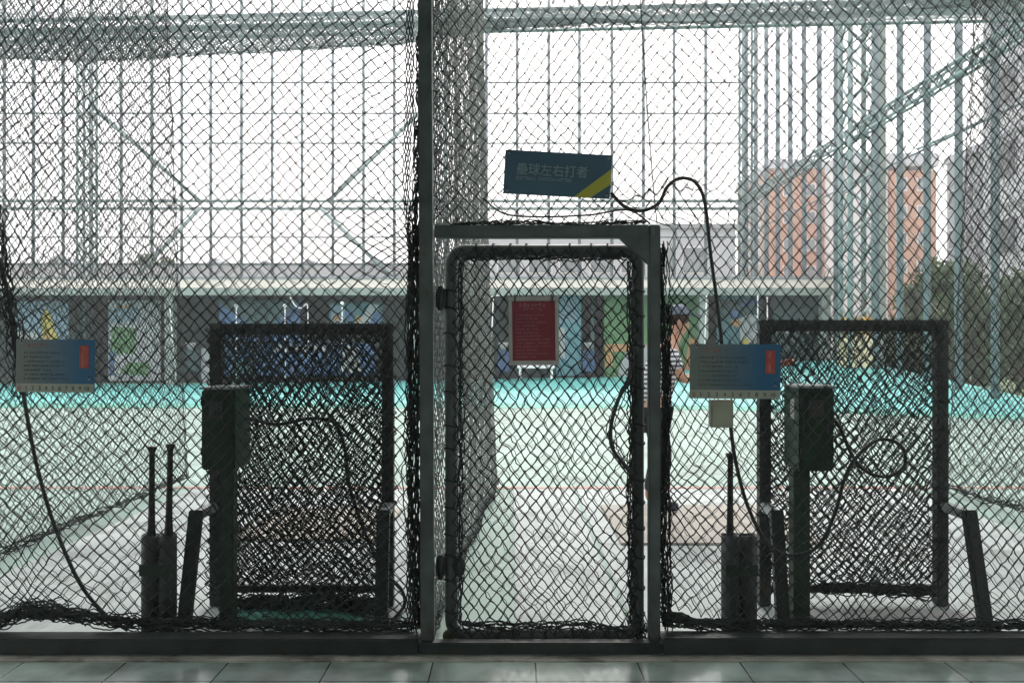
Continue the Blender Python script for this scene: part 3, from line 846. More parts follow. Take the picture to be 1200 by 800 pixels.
def pitcher(px, Y, lb, m='blue'):
    c = P(px, 444, Y); c.z = .25
    t = thing('pitching_machine', lb, 'pitching machine', c, 'pitching machines in the shelter')
    MB().box((c.x - .2, Y - .2, .55), (c.x + .2, Y + .3, 1.35)).build('body', m, t, bevel=.05)
    MB().tube([(c.x, Y - .1, 1.35), (c.x, Y - .1, 1.62)], [.08, .2], 10).build('hopper', 'conc', t)
    for a in range(3):
        MB().tube([(c.x, Y, .6), (c.x + .35 * math.cos(a * 2.1 + .5), Y + .35 * math.sin(a * 2.1 + .5), .2)], .025, 5).build('leg', 'steel_dark', t)
    MB().tube([(c.x, Y - .25, 1.0), (c.x, Y - .55, 1.02)], .06, 8).build('barrel', 'steel_dark', t)


pitcher(590, 29.2, 'small blue pitching machine left of the white bench')
pitcher(690, 29.2, 'small blue pitching machine right of the cyan cabinet')
pitcher(225, 29.4, 'dark pitching machine by the narrow white door', 'dark_wall')

# thin white rope posts with lamps
for px, lean, y0, dot, lb in ((199, 8, 359, 1, 'leftmost thin white rope post with lamp knob'), (277, 0, 360, 1, 'thin white rope post in front of the blue draped banner'),
                             (334, 0, 360, 1, 'thin white rope post at right end of the draped banner'), (401, 0, 357, 1, 'thin white rope post on the picture banner'),
                             (578, -4, 350, 0, 'thin white rope post left of the maroon notice'), (828, -4, 346, 0, 'thin white rope post left of the hanging cable'),
                             (888, 0, 346, 0, 'thin white rope post right of the hanging cable'), (899, 1, 348, 0, 'thin white rope post beside the dark roller door')):
    Y = 28.2
    a, c = P(px, y0, Y), P(px + lean, 452, Y); c.z = .05
    t = thing('rope_post', lb, 'post', c, 'thin white posts along the shelter')
    MB().tube([c, a], .024, 6).build('pole', 'white', t)
    if dot:
        MB().sphere((a.x, a.y - .02, a.z + .04), .075).build('lamp', 'white', t)
a = [P(340, 348, 28.1), P(346, 358, 28.1), P(353, 361, 28.1), P(360, 357, 28.1), P(361, 383, 28.1), P(361, 420, 28.1)]
tag(MB().tube(smooth_path(a, 6), .02, 5).build('white_rope', 'white', loc=a[0]), 'loose white rope looping from the shelter gutter', 'rope')
a = [P(562, 343, 28.1), P(570, 350, 28.1), P(578, 347, 28.1), P(590, 346, 28.1)]
tag(MB().tube(smooth_path(a, 6), .018, 5).build('white_rope', 'white', loc=a[0]), 'short white rope left of the maroon notice top', 'rope')

# ------------------------------------------------------------------ overhead truss and sagging roof net
t = thing('overhead_truss', 'pale green overhead truss running across the top of the view', 'truss', (0, 13, 7))
za = 7.0
ta, tb = P(-150, 34, 13.9), P(1330, 2, 12.8)
lattice(t, ta, tb, (0, 0, .085), 70, .035, .018)
tc_, td_ = ta + Vector((0, .5, .0)), tb + Vector((0, .5, .0))
lattice(t, tc_, td_, (0, 0, .07), 70, .03, .015)


def sag(u):
    px = -150 + 1480 * u
    py = np.interp(px, [-150, 0, 100, 180, 200, 320, 480, 570, 700, 850, 1000, 1150, 1330], [66, 67, 71, 68, 65, 59, 50, 34, 27, 26, 20, 2, -20])
    return px, py


def S_sag(u, v):
    px, py = sag(np.clip(u, 0, 1))
    Y = 13.9 + (12.8 - 13.9) * u
    ztop = EYE + (HY - (34 - 32 * u)) / FPX * Y
    w = 1 - np.abs(2 * v - 1)                     # 0 at truss, 1 at the fold, back again
    depth = .55 * (v - .5) + .10 * wob(u * 40, v * 3, 5)
    zl = EYE + (HY - py) / FPX * Y
    w = np.clip(w + .05 * wob(u * 60, v * 4, 9), 0, 1.0)
    return np.stack([(px - 600) / FPX * Y, Y + depth, ztop + (zl - ztop) * w], -1)


V, F = net(S_sag, 620, 36, .009, 31, jit=.25, slack=.1, knots=False, double=0)
lower = [P(*[float(q) for q in sag(k / 60)], 13.9 - 1.1 * k / 60) for k in range(61)]
V2, F2 = bundle(lower, 10, .022, .006, 5, step=.12)
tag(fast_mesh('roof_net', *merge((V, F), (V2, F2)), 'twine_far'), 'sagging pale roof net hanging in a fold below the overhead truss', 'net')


def S_roof(u, v):
    x = -10.5 + 21 * u
    Y = 8.6 + 4.6 * v
    z = 5.75 + 1.25 * v - .35 * np.sin(math.pi * v) + .1 * wob(x, Y, 3, fr=1.0)
    return np.stack([x, Y, z], -1)


V, F = net(S_roof, 260, 52, .0024, 33, jit=.1, knots=False, double=0)
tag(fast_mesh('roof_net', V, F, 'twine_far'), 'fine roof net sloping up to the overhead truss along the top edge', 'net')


# ------------------------------------------------------------------ batter
def skin_mesh(V, E, Rd, name, m, parent, sub=2, loc=(0, 0, 0)):
    me = bpy.data.meshes.new(name); me.from_pydata(V, E, [])
    o = bpy.data.objects.new(name, me); COL.objects.link(o)
    md = o.modifiers.new('skin', 'SKIN'); md.use_smooth_shade = True
    for i, r in enumerate(Rd):
        d = me.skin_vertices[0].data[i]
        d.radius = r if hasattr(r, '__len__') else (r, r)
        d.use_root = (i == 0)
    s = o.modifiers.new('sub', 'SUBSURF'); s.levels = sub; s.render_levels = sub
    bpy.context.view_layer.update()
    dg = bpy.context.evaluated_depsgraph_get()
    nm = bpy.data.meshes.new_from_object(o.evaluated_get(dg))
    bpy.data.objects.remove(o)
    nm.polygons.foreach_set('use_smooth', np.full(len(nm.polygons), True))
    nm.materials.clear(); nm.materials.append(M[m])
    q = bpy.data.objects.new(name, nm); COL.objects.link(q); q.parent = parent
    return q


def build_batter():
    px, py = 1.33, 7.35
    t = thing('person', 'person in striped shirt, grey cap and dark trousers holding a bat behind the jamb', 'person', (px, py, .022))
    pel = (0, 0, .93); V, E, Rd = [], [], []

    def j(p, r, par=None):
        V.append(p); Rd.append(r)
        if par is not None: E.append((par, len(V) - 1))
        return len(V) - 1
    a = j((-.02, 0, .93), (.125, .15)); b1 = j((.01, 0, 1.10), (.11, .135), a); c = j((.06, 0, 1.30), (.12, .155), b1); n0 = j((.115, .0, 1.45), (.085, .1), c)
    nk = j((.16, .01, 1.535), .054, n0); h1 = j((.205, .02, 1.62), (.076, .07), nk); h2 = j((.225, .02, 1.70), (.094, .078), h1); h3 = j((.215, .02, 1.78), (.072, .066), h2)
    nose = j((.315, .035, 1.675), .016, h2)
    hands = []
    for s in (1, -1):
        sh = j((.10, s * .17, 1.41), .056, n0); el = j((.20, s * .25, 1.17), .043, sh)
        wr = j((.40 + .03 * s, s * .045 - .02, 1.19), .028, el); pm = j((.475 + .04 * s, s * .012 - .02, 1.215), (.036, .022), wr)
        for f in range(4):
            bx = .475 + .04 * s - .022 + .016 * f
            k1 = j((bx + .03, s * .02 - .03, 1.248 - .004 * abs(f - 1.5)), .010, pm)
            k2 = j((bx + .045, -.045, 1.232), .009, k1)
            j((bx + .035, -.055, 1.205), .008, k2)
        j((.44 + .04 * s, -.055 - .0 * s, 1.225), .010, pm)
        hip = j((-.02, s * .095, .87), .088, a); kn = j((.05, s * .17, .49), .056, hip); an = j((-.03, s * .21, .10), .040, kn)
        he = j((-.045, s * .21, .045), .038, an)
        j((.13, s * .225, .035), (.034, .042), he)
    skin_mesh(V, E, Rd, 'body', 'skin', t)
    # shirt: torso and short sleeves
    V, E, Rd = [], [], []
    a = j((-.025, 0, .90), (.15, .175)); b1 = j((.005, 0, 1.08), (.137, .165), a); c = j((.055, 0, 1.30), (.145, .18), b1); n0 = j((.11, 0, 1.44), (.10, .115), c)
    for s in (1, -1):
        sh = j((.10, s * .175, 1.405), .074, n0); j((.165, s * .235, 1.25), .064, sh)
    skin_mesh(V, E, Rd, 'shirt', 'shirt', t)
    V, E, Rd = [], [], []
    a = j((-.02, 0, .90), (.142, .165))
    for s in (1, -1):
        h = j((-.02, s * .095, .82), .10, a); k = j((.05, s * .17, .49), .075, h); n1 = j((-.015, s * .205, .18), .062, k); j((-.028, s * .21, .085), .060, n1)
    skin_mesh(V, E, Rd, 'trousers', 'trousers', t)
    for s in (1, -1):
        skin_mesh([(-.06, s * .21, .05), (.05, s * .217, .048), (.165, s * .228, .04)], [(0, 1), (1, 2)], [(.055, .05), (.055, .048), (.042, .042)], 'shoe', 'shoe', t)
    MB().sphere((.205, .02, 1.745), .103, 14, 10, (1.05, .93, .95)).build('hair', 'hair', t, local=True)
    cap = MB(); v = []; f = []
    for i in range(6):
        th_ = (math.pi / 2) * i / 5
        for k in range(16):
            ph = 2 * math.pi * k / 16
            v.append((.212 + .118 * math.cos(th_) * math.cos(ph), .02 + .104 * math.cos(th_) * math.sin(ph), 1.765 + .098 * math.sin(th_)))
    for i in range(5):
        for k in range(16):
            f.append((i * 16 + k, i * 16 + (k + 1) % 16, (i + 1) * 16 + (k + 1) % 16, (i + 1) * 16 + k))
    cap.add(v, f, True)
    br = [(.30, -.06, 1.765), (.40, -.045, 1.752), (.425, .02, 1.748), (.40, .085, 1.752), (.30, .10, 1.765)]
    k = len(br); cap.add(br + [(x, y, z + .012) for x, y, z in br], [tuple(range(k)), tuple(range(2 * k - 1, k - 1, -1))] + [(i, k + i, k + (i + 1) % k, (i + 1) % k) for i in range(k)])
    cap.build('cap', 'cap', t, local=True)
    for s in (1, -1):
        MB().sphere((.301, .03 + s * .032, 1.712), .011).build('eye', 'eye', t, local=True)
        MB().sphere((.205, .02 + s * .085, 1.69), .03, 8, 6, (.75, .35, 1.1)).build('ear', 'skin', t, local=True)
    MB().sphere((.288, .03, 1.628), .022, 8, 6, (.4, 1.1, .35)).build('mouth', 'lip', t, local=True)
    # bat
    b = MB(); b.tube([(.0, 0, 0), (.01, 0, .0), (.02, 0, 0), (.32, 0, 0), (.55, 0, 0), (.82, 0, 0), (.85, 0, 0)], [.024, .025, .014, .014, .026, .034, .02], 10)
    o = b.build('baseball_bat', 'wood', local=True)
    o.location = (px + .40, py - .035, 1.238); o.rotation_euler = (0, R(-8), R(-6))
    tag(o, 'red-brown bat held by the person in striped shirt', 'bat')


build_batter()

# ------------------------------------------------------------------ partition nets between the booths
def partition(name, label, x0, x1t, x1b, y0, y1t, y1b, seed, zt=6.2, r=.0034, bulge=.05, m='twine_old', grnd=.03):
    def S(u, v):
        yy = y0 + (y1t + (y1b - y1t) * (1 - v) - y0) * u
        xe = x1t + (x1b - x1t) * (1 - v) ** 1.6
        x = x0 + (xe - x0) * u + bulge * wob(yy * .9, v * 6, seed, fr=1.6) * np.sin(np.clip(u, 0, 1) * math.pi) + bulge * .25 * wob(yy * 3, v * 22, seed + 4, fr=2.5)
        z = grnd + (zt - grnd) * (v ** 1.05) + .06 * wob(yy, v * 5, seed + 2, fr=1.4)
        return np.stack([x, yy, np.maximum(z, .01)], -1)
    nu, nv = int((y1t - y0) / .034), int(zt / .037)
    t = thing(name, label, 'net', (x0, y0, 0), 'nets dividing the batting booths')
    fast_mesh('netting', *net(S, nu, nv, r, seed, jit=.10, slack=.08, double=.35), m, t)
    bot = [Vector(tuple(S(np.array(k / 14.), np.array(0.0)))) + Vector((0, 0, .03)) for k in range(15)]
    fast_mesh('edge_rope', *bundle(bot, 7, .022, .006, seed, step=.06), 'twine', t)
    end = [Vector(tuple(S(np.array(1.0), np.array(k / 14.)))) for k in range(15)]
    fast_mesh('edge_rope', *bundle(end, 3, .010, .0045, seed + 8, step=.08), m, t)
    return t


partition('divider_net', 'divider net on the left side of the left booth', -3.64, -3.60, -3.55, 3.98, 8.2, 8.7, 101)
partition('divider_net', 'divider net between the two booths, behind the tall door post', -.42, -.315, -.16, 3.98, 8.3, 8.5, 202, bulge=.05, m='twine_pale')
partition('divider_net', 'divider net on the right side of the right booth', 4.55, 4.55, 4.46, 3.98, 7.7, 8.2, 303)

# ------------------------------------------------------------------ front steel
YN = 3.93
pw = .062
t = thing('door_surround', 'grey steel door surround with tall post, header, jamb and sill', 'door frame', (.1, YN, 0))
MB().bar((-.415, YN, 0), (-.43, YN, 3.74), .066, .066).build('tall_post', 'steel', t, bevel=.005)
MB().bar((-.38, YN, EYE + .56), (.675, YN, EYE + .56), .062, .062, (0, 1, 0)).build('header', 'steel', t, bevel=.005)
MB().bar((.70, YN, .022), (.70, YN, EYE + .591), .055, .062, (1, 0, 0)).build('jamb', 'steel', t, bevel=.005)
MB().bar((-.455, YN - .036, .031), (.732, YN - .036, .031), .056, .062, (0, 0, 1)).build('sill', 'steel_dark', t, bevel=.005)
zg = EYE + .53
MB().prism([(.53, zg), (.674, zg), (.674, zg - .13)], YN - .028, YN + .028).build('corner_gusset', 'steel', t)
t = thing('kerb_rail', 'dark steel floor rail under the net left of the door', 'rail', (-2, YN, 0), 'floor rails')
MB().box((-3.4, YN - .068, .002), (-.455, YN + .04, .078)).build('rail', 'steel_dark', t, bevel=.006)
t = thing('kerb_rail', 'dark steel floor rail under the net right of the door', 'rail', (2, YN, 0), 'floor rails')
MB().box((.732, YN - .068, .002), (3.4, YN + .04, .082)).build('rail', 'steel_dark', t, bevel=.006)

# ------------------------------------------------------------------ door leaf
YD = 4.0
dt = thing('cage_door', 'net covered steel tube door with rounded corners', 'door', (.1, YD, .02))
xl, xr_, zb, ztp, rc = -.305, .632, .052, EYE + .477, .07


def rounded(x0, x1, z0, z1, r, n=6):
    out = []
    for cx, cz, a0 in ((x1 - r, z1 - r, 0), (x0 + r, z1 - r, 90), (x0 + r, z0 + r, 180), (x1 - r, z0 + r, 270)):
        for k in range(n + 1):
            a = R(a0 + 90 * k / n); out.append((cx + r * math.cos(a), cz + r * math.sin(a)))
    return out


path = rounded(xl, xr_, zb, ztp, rc); w = .031
b = MB(); v = []; f = []; k = len(path); ns = 12
cx, cz = (xl + xr_) / 2, (zb + ztp) / 2
pts = [Vector((x, YD, z)) for x, z in path]
for i in range(k):
    d = (pts[(i + 1) % k] - pts[i - 1]).normalized(); nrm = Vector((0, 1, 0)).cross(d)
    for q in range(ns):
        a = 2 * math.pi * q / ns
        v.append(pts[i] + nrm * (w * math.cos(a)) + Vector((0, 1, 0)) * (w * math.sin(a)))
for i in range(k):
    for q in range(ns):
        f.append((i * ns + q, i * ns + (q + 1) % ns, ((i + 1) % k) * ns + (q + 1) % ns, ((i + 1) % k) * ns + q))
b.add(v, f, True); b.build('tube_frame', 'steel', dt)
for z in (EYE + .235, .405):
    hg = MB().box((-.378, YD - .05, z - .05), (-.335, YD - .0, z + .05)).build('hinge', 'steel_dark', dt, bevel=.006)
    MB().tube([(-.355, YD - .055, z - .06), (-.355, YD - .055, z + .06)], .013, 8).build('pin', 'steel_dark', hg)
MB().sphere((-.263, YD - .01, .40), .045, 8, 6, (.7, .8, 1.3)).build('rope_knot', 'twine', dt)


def S_door(u, v):
    x = xl + (xr_ - xl) * u + .016 * wob(u * 3, v * 5, 61); z = zb + (ztp - zb) * v + .02 * wob(u * 3, v * 4, 62)
    x = x - .012 * np.sin(v * math.pi) * (u - .5) * 2
    y = YD - .036 + .022 * wob(u * 4, v * 6, 63)
    return np.stack([x, y, z], -1)


fast_mesh('door_net', *net(S_door, 33, 54, .0035, 64, jit=.09, slack=.06), 'twine', dt)
fast_mesh('edge_twine', *merge(
    bundle([(xl + .045, YD - .03, zb + .06), (xl + .05, YD - .03, 1.0), (xl + .05, YD - .03, ztp - .06)], 6, .010, .0036, 71),
    bundle([(xr_ - .035, YD - .03, zb + .06), (xr_ - .042, YD - .03, .6), (xr_ - .036, YD - .03, 1.1), (xr_ - .045, YD - .03, ztp - .06)], 7, .012, .004, 72),
    bundle([(xl + .05, YD - .03, ztp - .042), (.1, YD - .03, ztp - .045), (xr_ - .05, YD - .03, ztp - .04)], 6, .010, .0038, 73),
    bundle([(xl + .05, YD - .03, zb + .062), (.0, YD - .03, zb + .052), (.3, YD - .03, zb + .060), (xr_ - .05, YD - .03, zb + .04)], 8, .014, .004, 74)), 'twine', dt)


def ring_on(par, c, axis, r):
    b = MB()
    pts_ = []
    for q in range(11):
        a = 2 * math.pi * q / 10
        pts_.append(Vector(c) + (Vector((r * math.cos(a), r * math.sin(a), .006 * math.sin(a * 2))) if axis == 'z' else Vector((.006 * math.sin(a * 2), r * math.cos(a), r * math.sin(a)))))
    b.tube(pts_, .0042, 5)
    b.build('lashing', 'twine', par)


b = MB()
for k in range(13):
    for x in (xl, xr_):
        z = zb + .13 + (ztp - zb - .24) * (k + random.uniform(-.25, .25)) / 12.5
        ring_on(dt, (x, YD, z), 'z', w + .004)
for k in range(8):
    for z in (zb, ztp):
        x = xl + .11 + (xr_ - xl - .22) * (k + random.uniform(-.3, .3)) / 7.3
        ring_on(dt, (x, YD, z), 'x', w + .004)
for x, L in ((-.07, .010), (.0, .008), (.215, .010), (.33, .006), (.405, .011), (.45, .012), (.56, .007)):
    b = MB()
    b.tube(smooth_path([(x, YD - .03, zb - .03), (x + random.uniform(-.01, .01), YD - .035, zb - .03 - L * .5), (x + random.uniform(-.012, .02), YD - .03, zb - .03 - L)], 3), .0035, 5)
    b.sphere((x + .005, YD - .032, zb - .03 - L), .008, 6, 4)
    b.build('loose_cord', 'twine', dt)
# slack cable loop hanging on the closing side of the door
cpts = [P(741, 425, 3.93), P(736, 446, 3.9), P(724, 470, 3.9), P(716, 500, 3.9), P(718, 525, 3.9), P(729, 541, 3.9), P(742, 556, 3.93)]
tt = thing('hanging_rope', 'slack knotted rope loop hanging inside the closing side of the door', 'rope', cpts[0])
MB().tube(smooth_path(cpts, 8), .010, 7).build('rope', 'rubber', tt)
fast_mesh('frayed_twine', *bundle(cpts, 4, .013, .0034, 81, step=.02), 'twine', tt)
# floor foot at the jamb and roller at the hinge side
f1 = thing('net_bundle', 'small crumpled bundle of twine at the foot of the door jamb', 'net', (.64, 4.0, 0))
fast_mesh('twine_heap', *bundle([(.60, 4.02, .03), (.64, 3.99, .07), (.66, 4.0, .05), (.62, 4.03, .11)], 26, .028, .0032, 88, step=.015, wavy=1.6), 'twine', f1)
o = MB().sphere((-.315, 4.02, .036), .036, 12, 9).build('ball', mat('dirty_yellow_felt', (.10, .10, .04), .9, var=.3, scale=20), loc=(-.31, 4.0, 0))
tag(o, 'dirty dark yellow ball on the floor by the door hinge side', 'ball')

# ------------------------------------------------------------------ front nets
def S_left(u, v):
    uu = np.where(u < .93, u / .93 * .985, .985 + (u - .93) / .07 * .015)
    x = -3.05 + 2.56 * uu
    zz = .09 + 3.62 * v
    pull = np.exp(-((x + .5) / .35) ** 2)
    up = np.clip((zz - 1.5) / .8, 0, 1)
    z = zz + .05 * wob(x * 1.3, zz * 1.3, 41, fr=1.5) + .012 * wob(x * 4, zz * 4, 42, fr=1.5) - .08 * pull * np.sin(zz * 2.2) - .16 * (x + 1.75) * up
    squeeze = np.exp(-((x + 3.05) / .55) ** 2) * .10
    x = x + .045 * wob(x * 1.2 + 5, zz * 1.2, 43, fr=1.6) - squeeze * np.sin(zz * 1.4)
    y = YN + .045 + .03 * wob(x * 1.5, zz * 1.2, 44, fr=1.5)
    return np.stack([x, y, z], -1)


def pulled(p, spots):
    """Gathers the knots of a net towards the places where it is tied."""
    for cx, cz, rad, amt in spots:
        d2 = ((p[..., 0] - cx) / rad) ** 2 + ((p[..., 2] - cz) / (rad * 1.3)) ** 2
        w_ = (amt * np.exp(-d2))[..., None]
        c_ = np.stack([np.full(d2.shape, cx), p[..., 1], np.full(d2.shape, cz)], -1)
        p = p + (c_ - p) * w_
    return p


nl = thing('front_net', 'large dark net hanging left of the tall door post', 'net', (-1.7, YN, 0), 'front nets of the cage')
fast_mesh('netting', *net(lambda u, v: pulled(S_left(u, v), [(-.50, 1.95, .20, .5), (-.49, 1.12, .18, .45), (-2.42, .20, .20, .55), (-2.52, 1.75, .22, .45), (-1.1, .10, .25, .4)]), 86, 104, .0031, 45, jit=.08, slack=.05, rtop=.0028), 'twine', nl)
fast_mesh('gathered_edge', *merge(
    bundle([(-.475, YN + .02, .10), (-.50, YN + .03, .7), (-.50, YN + .03, 1.4), (-.485, YN + .02, 1.9), (-.462, YN + .02, 2.5), (-.44, YN + .02, 3.4)], 15, .021, .0036, 46, step=.035),
    bundle([(-.455, YN + .03, .10), (-.47, YN + .03, 1.0), (-.462, YN + .03, 2.1)], 9, .009, .0036, 47, step=.035)), 'twine', nl)
fast_mesh('gathered_fold', *bundle([(-2.62, YN + .09, 2.25), (-2.56, YN + .09, 1.8), (-2.5, YN + .08, 1.5), (-2.47, YN + .08, 1.25)], 14, .022, .0034, 147, step=.03), 'twine', nl)
fast_mesh('gathered_hem', *merge(
    bundle([(-2.75, YN + .06, .10), (-2.3, YN + .07, .16), (-1.95, YN + .06, .12), (-1.4, YN + .08, .10), (-.5, YN + .06, .10)], 26, .022, .0038, 48, step=.035),
    bundle([(-2.75, YN + .06, .17), (-2.55, YN + .05, .13), (-2.42, YN + .06, .19), (-2.2, YN + .07, .14)], 20, .025, .0036, 49, step=.03, wavy=1.4)), 'twine', nl)


def S_right(u, v):
    x = -.40 + 3.45 * u
    zz = .10 + 3.62 * v
    pull = np.exp(-((x - .76) / .22) ** 2) * (zz < 2.3)
    up = np.clip((zz - 1.5) / .8, 0, 1)
    z = zz + .05 * wob(x * 1.3, zz * 1.3, 51, fr=1.5) + .012 * wob(x * 4, zz * 4, 52, fr=1.5) + .12 * (x - 1.2) * up - .08 * pull * np.sin((zz - .6) * 2.6)
    xx = x + .045 * wob(x * 1.2 + 3, zz * 1.2, 53, fr=1.6)
    xx = np.where((xx > .70) & (zz < 2.12), .77 + (xx - .70) * 1.0 - .07 * np.clip((xx - .7) / .6, 0, 1), xx)
    y = YN + .045 + .03 * wob(x * 1.5, zz * 1.2, 54, fr=1.5)
    return np.stack([xx, y, z], -1)


nr = thing('front_net', 'large dark net hanging above and right of the door', 'net', (1.7, YN, 0), 'front nets of the cage')
fast_mesh('netting', *net(lambda u, v: pulled(S_right(u, v), [(.785, 1.72, .17, .6), (.79, .80, .16, .45), (1.7, .12, .22, .4), (.45, 2.16, .14, .4), (2.6, .14, .2, .4)]), 116, 102, .0031, 55, jit=.08, slack=.05, rtop=.0027,
          keep=lambda p: ~((p[..., 0] < .75) & (p[..., 2] < 2.095))), 'twine', nr)
fast_mesh('gathered_edge', *merge(
    bundle([(.765, YN + .02, .10), (.75, YN + .03, .6), (.765, YN + .03, 1.2), (.755, YN + .03, 1.65), (.75, YN + .02, 2.0)], 16, .014, .0036, 56, step=.03),
    bundle([(.79, YN + .04, .10), (.775, YN + .03, .8), (.785, YN + .03, 1.7)], 7, .010, .0036, 57, step=.03)), 'twine', nr)
fast_mesh('gathered_hem', *merge(
    bundle([(.76, YN + .06, .14), (1.0, YN + .07, .11), (1.5, YN + .07, .10), (2.4, YN + .06, .10), (3.2, YN + .06, .10)], 24, .020, .0038, 58, step=.035),
    bundle([(.76, YN + .05, .16), (.85, YN + .05, .13), (1.02, YN + .06, .10)], 22, .022, .0036, 59, step=.03, wavy=1.4),
    bundle([(-.30, YN + .02, 2.10), (.0, YN + .0, 2.108), (.3, YN + .0, 2.10), (.66, YN + .02, 2.115)], 8, .009, .0034, 60, step=.03)), 'twine', nr)

# ------------------------------------------------------------------ protective screens
def screen(label, x0, x1, seed, layers, top=1.605):
    Y = 4.6; w = .066
    t = thing('protective_screen', label, 'screen', ((x0 + x1) / 2, Y, 0), 'protective screens in the booths')
    MB().bar((x0, Y, 0.004), (x0, Y, top - w / 2), w, w).build('post', 'steel_worn', t, bevel=.006)
    MB().bar((x1, Y, 0.004), (x1, Y, top - w / 2), w, w).build('post', 'steel_worn', t, bevel=.006)
    MB().bar((x0 - w / 2, Y, top), (x1 + w / 2, Y, top), w, w, (0, 0, 1)).build('top_bar', 'steel_worn', t, bevel=.006)
    MB().bar((x0 + w / 2, Y, .10), (x1 - w / 2, Y, .10), .04, .04, (0, 0, 1)).build('bottom_bar', 'steel_dark', t, bevel=.004)
    for x, s in ((x0, 1), (x1, -1)):
        a, k, g = (x - s * .005, Y - w / 2, .58), (x - s * .015, Y - .27, .575), (x - s * .025, Y - .40, .015)
        MB().bar(a, k, .06, .05, (1, 0, 0)).build('brace_arm', 'galv', t, bevel=.008)
        MB().bar((k[0], k[1] + .01, k[2] + .03), g, .068, .05, (1, 0, 0)).build('brace_leg', 'steel_dark', t, bevel=.006)
    def mk(i):
        def S(u, v):
            x = x0 + (x1 - x0) * u + .02 * wob(u * 6, v * 7, seed + i, fr=1.5); z = .12 + (top - .12) * v
            z = z - (.05 + .05 * i) * np.sin(np.clip(u, 0, 1) * math.pi) * np.sin(np.clip(v, 0, 1) * math.pi) + .03 * wob(u * 5, v * 6, seed + 9 + i, fr=1.5)
            y = Y + (.045 + .055 * i) * (1 if i % 2 else -1) + .03 * wob(u * 5, v * 6, seed + 20 + i, fr=1.4)
            return np.stack([x, y, z], -1)
        return S
    parts = [net(mk(i), 34 + 3 * i, 42 + 4 * i, .0040, seed + i * 3, jit=.14, slack=.08) for i in range(layers)]
    fast_mesh('screen_net', *merge(*parts), 'twine', t)
    b = MB()
    for k in range(12):
        x = x0 + .06 + (x1 - x0 - .12) * (k + random.uniform(-.3, .3)) / 11
        ring_on(t, (x, Y, top), 'x', w * .5 + .012)
    for k in range(9):
        for x in (x0, x1):
            ring_on(t, (x, Y, .25 + (top - .4) * (k + random.uniform(-.3, .3)) / 8), 'z', w * .5 + .014)
    return t


t = screen('protective screen with dense doubled dark net in the left booth', -1.705, -.715, 400, 3, 1.595)
fast_mesh('net_heap', *merge(
    bundle([(-1.5, 4.45, .03), (-1.2, 4.42, .07), (-1.0, 4.42, .09), (-.75, 4.42, .03)], 30, .04, .0042, 401, step=.03, wavy=1.5),
    bundle([(-1.6, 4.5, .05), (-1.3, 4.5, .05), (-.8, 4.5, .05)], 30, .03, .004, 402, step=.03, wavy=1.4)), 'twine', t)
t = screen('protective screen with single loose net in the right booth', 1.455, 2.475, 500, 2, 1.615)
fast_mesh('net_heap', *bundle([(1.75, 4.55, .13), (2.0, 4.55, .12), (2.25, 4.55, .11), (2.42, 4.55, .10)], 26, .02, .004, 501, step=.03, wavy=1.3), 'twine', t)
# crumpled sheets lying under the screens
def sheet_heap(label, x0, x1, y0, y1, h, m, seed):
    n = 18; b = MB(); V = []
    for i in range(n):
        for j in range(n):
            u, v = i / (n - 1), j / (n - 1)
            e = min(u, 1 - u, v, 1 - v) * 4
            z = .008 + h * min(1, e) * (.5 + .5 * float(wob(np.array(u * 9.), np.array(v * 9.), seed)))
            V.append((x0 + (x1 - x0) * u + random.uniform(-.01, .01), y0 + (y1 - y0) * v, z))
    V += [(x, y, .005) for x, y, z in V]
    F_ = [(i * n + j, (i + 1) * n + j, (i + 1) * n + j + 1, i * n + j + 1) for i in range(n - 1) for j in range(n - 1)]
    F_ += [tuple(q + n * n for q in reversed(f_)) for f_ in F_]
    ring = [i * n for i in range(n)] + [(n - 1) * n + j for j in range(1, n)] + [i * n + n - 1 for i in range(n - 2, -1, -1)] + [j for j in range(n - 2, 0, -1)]
    for a_, b_ in zip(ring, ring[1:] + ring[:1]):
        F_.append((a_, a_ + n * n, b_ + n * n, b_))
    b.add(V, F_, True)
    tag(b.build('ground_sheet', m, loc=((x0 + x1) / 2, y0, 0)), label, 'sheet')


sheet_heap('crumpled mint ground sheet under the left protective screen', -1.62, -.78, 4.28, 4.52, .06, 'teal_edge', 3)
sheet_heap('crumpled grey ground sheet under the right protective screen', 1.6, 2.6, 4.25, 4.48, .05, 'conc', 5)

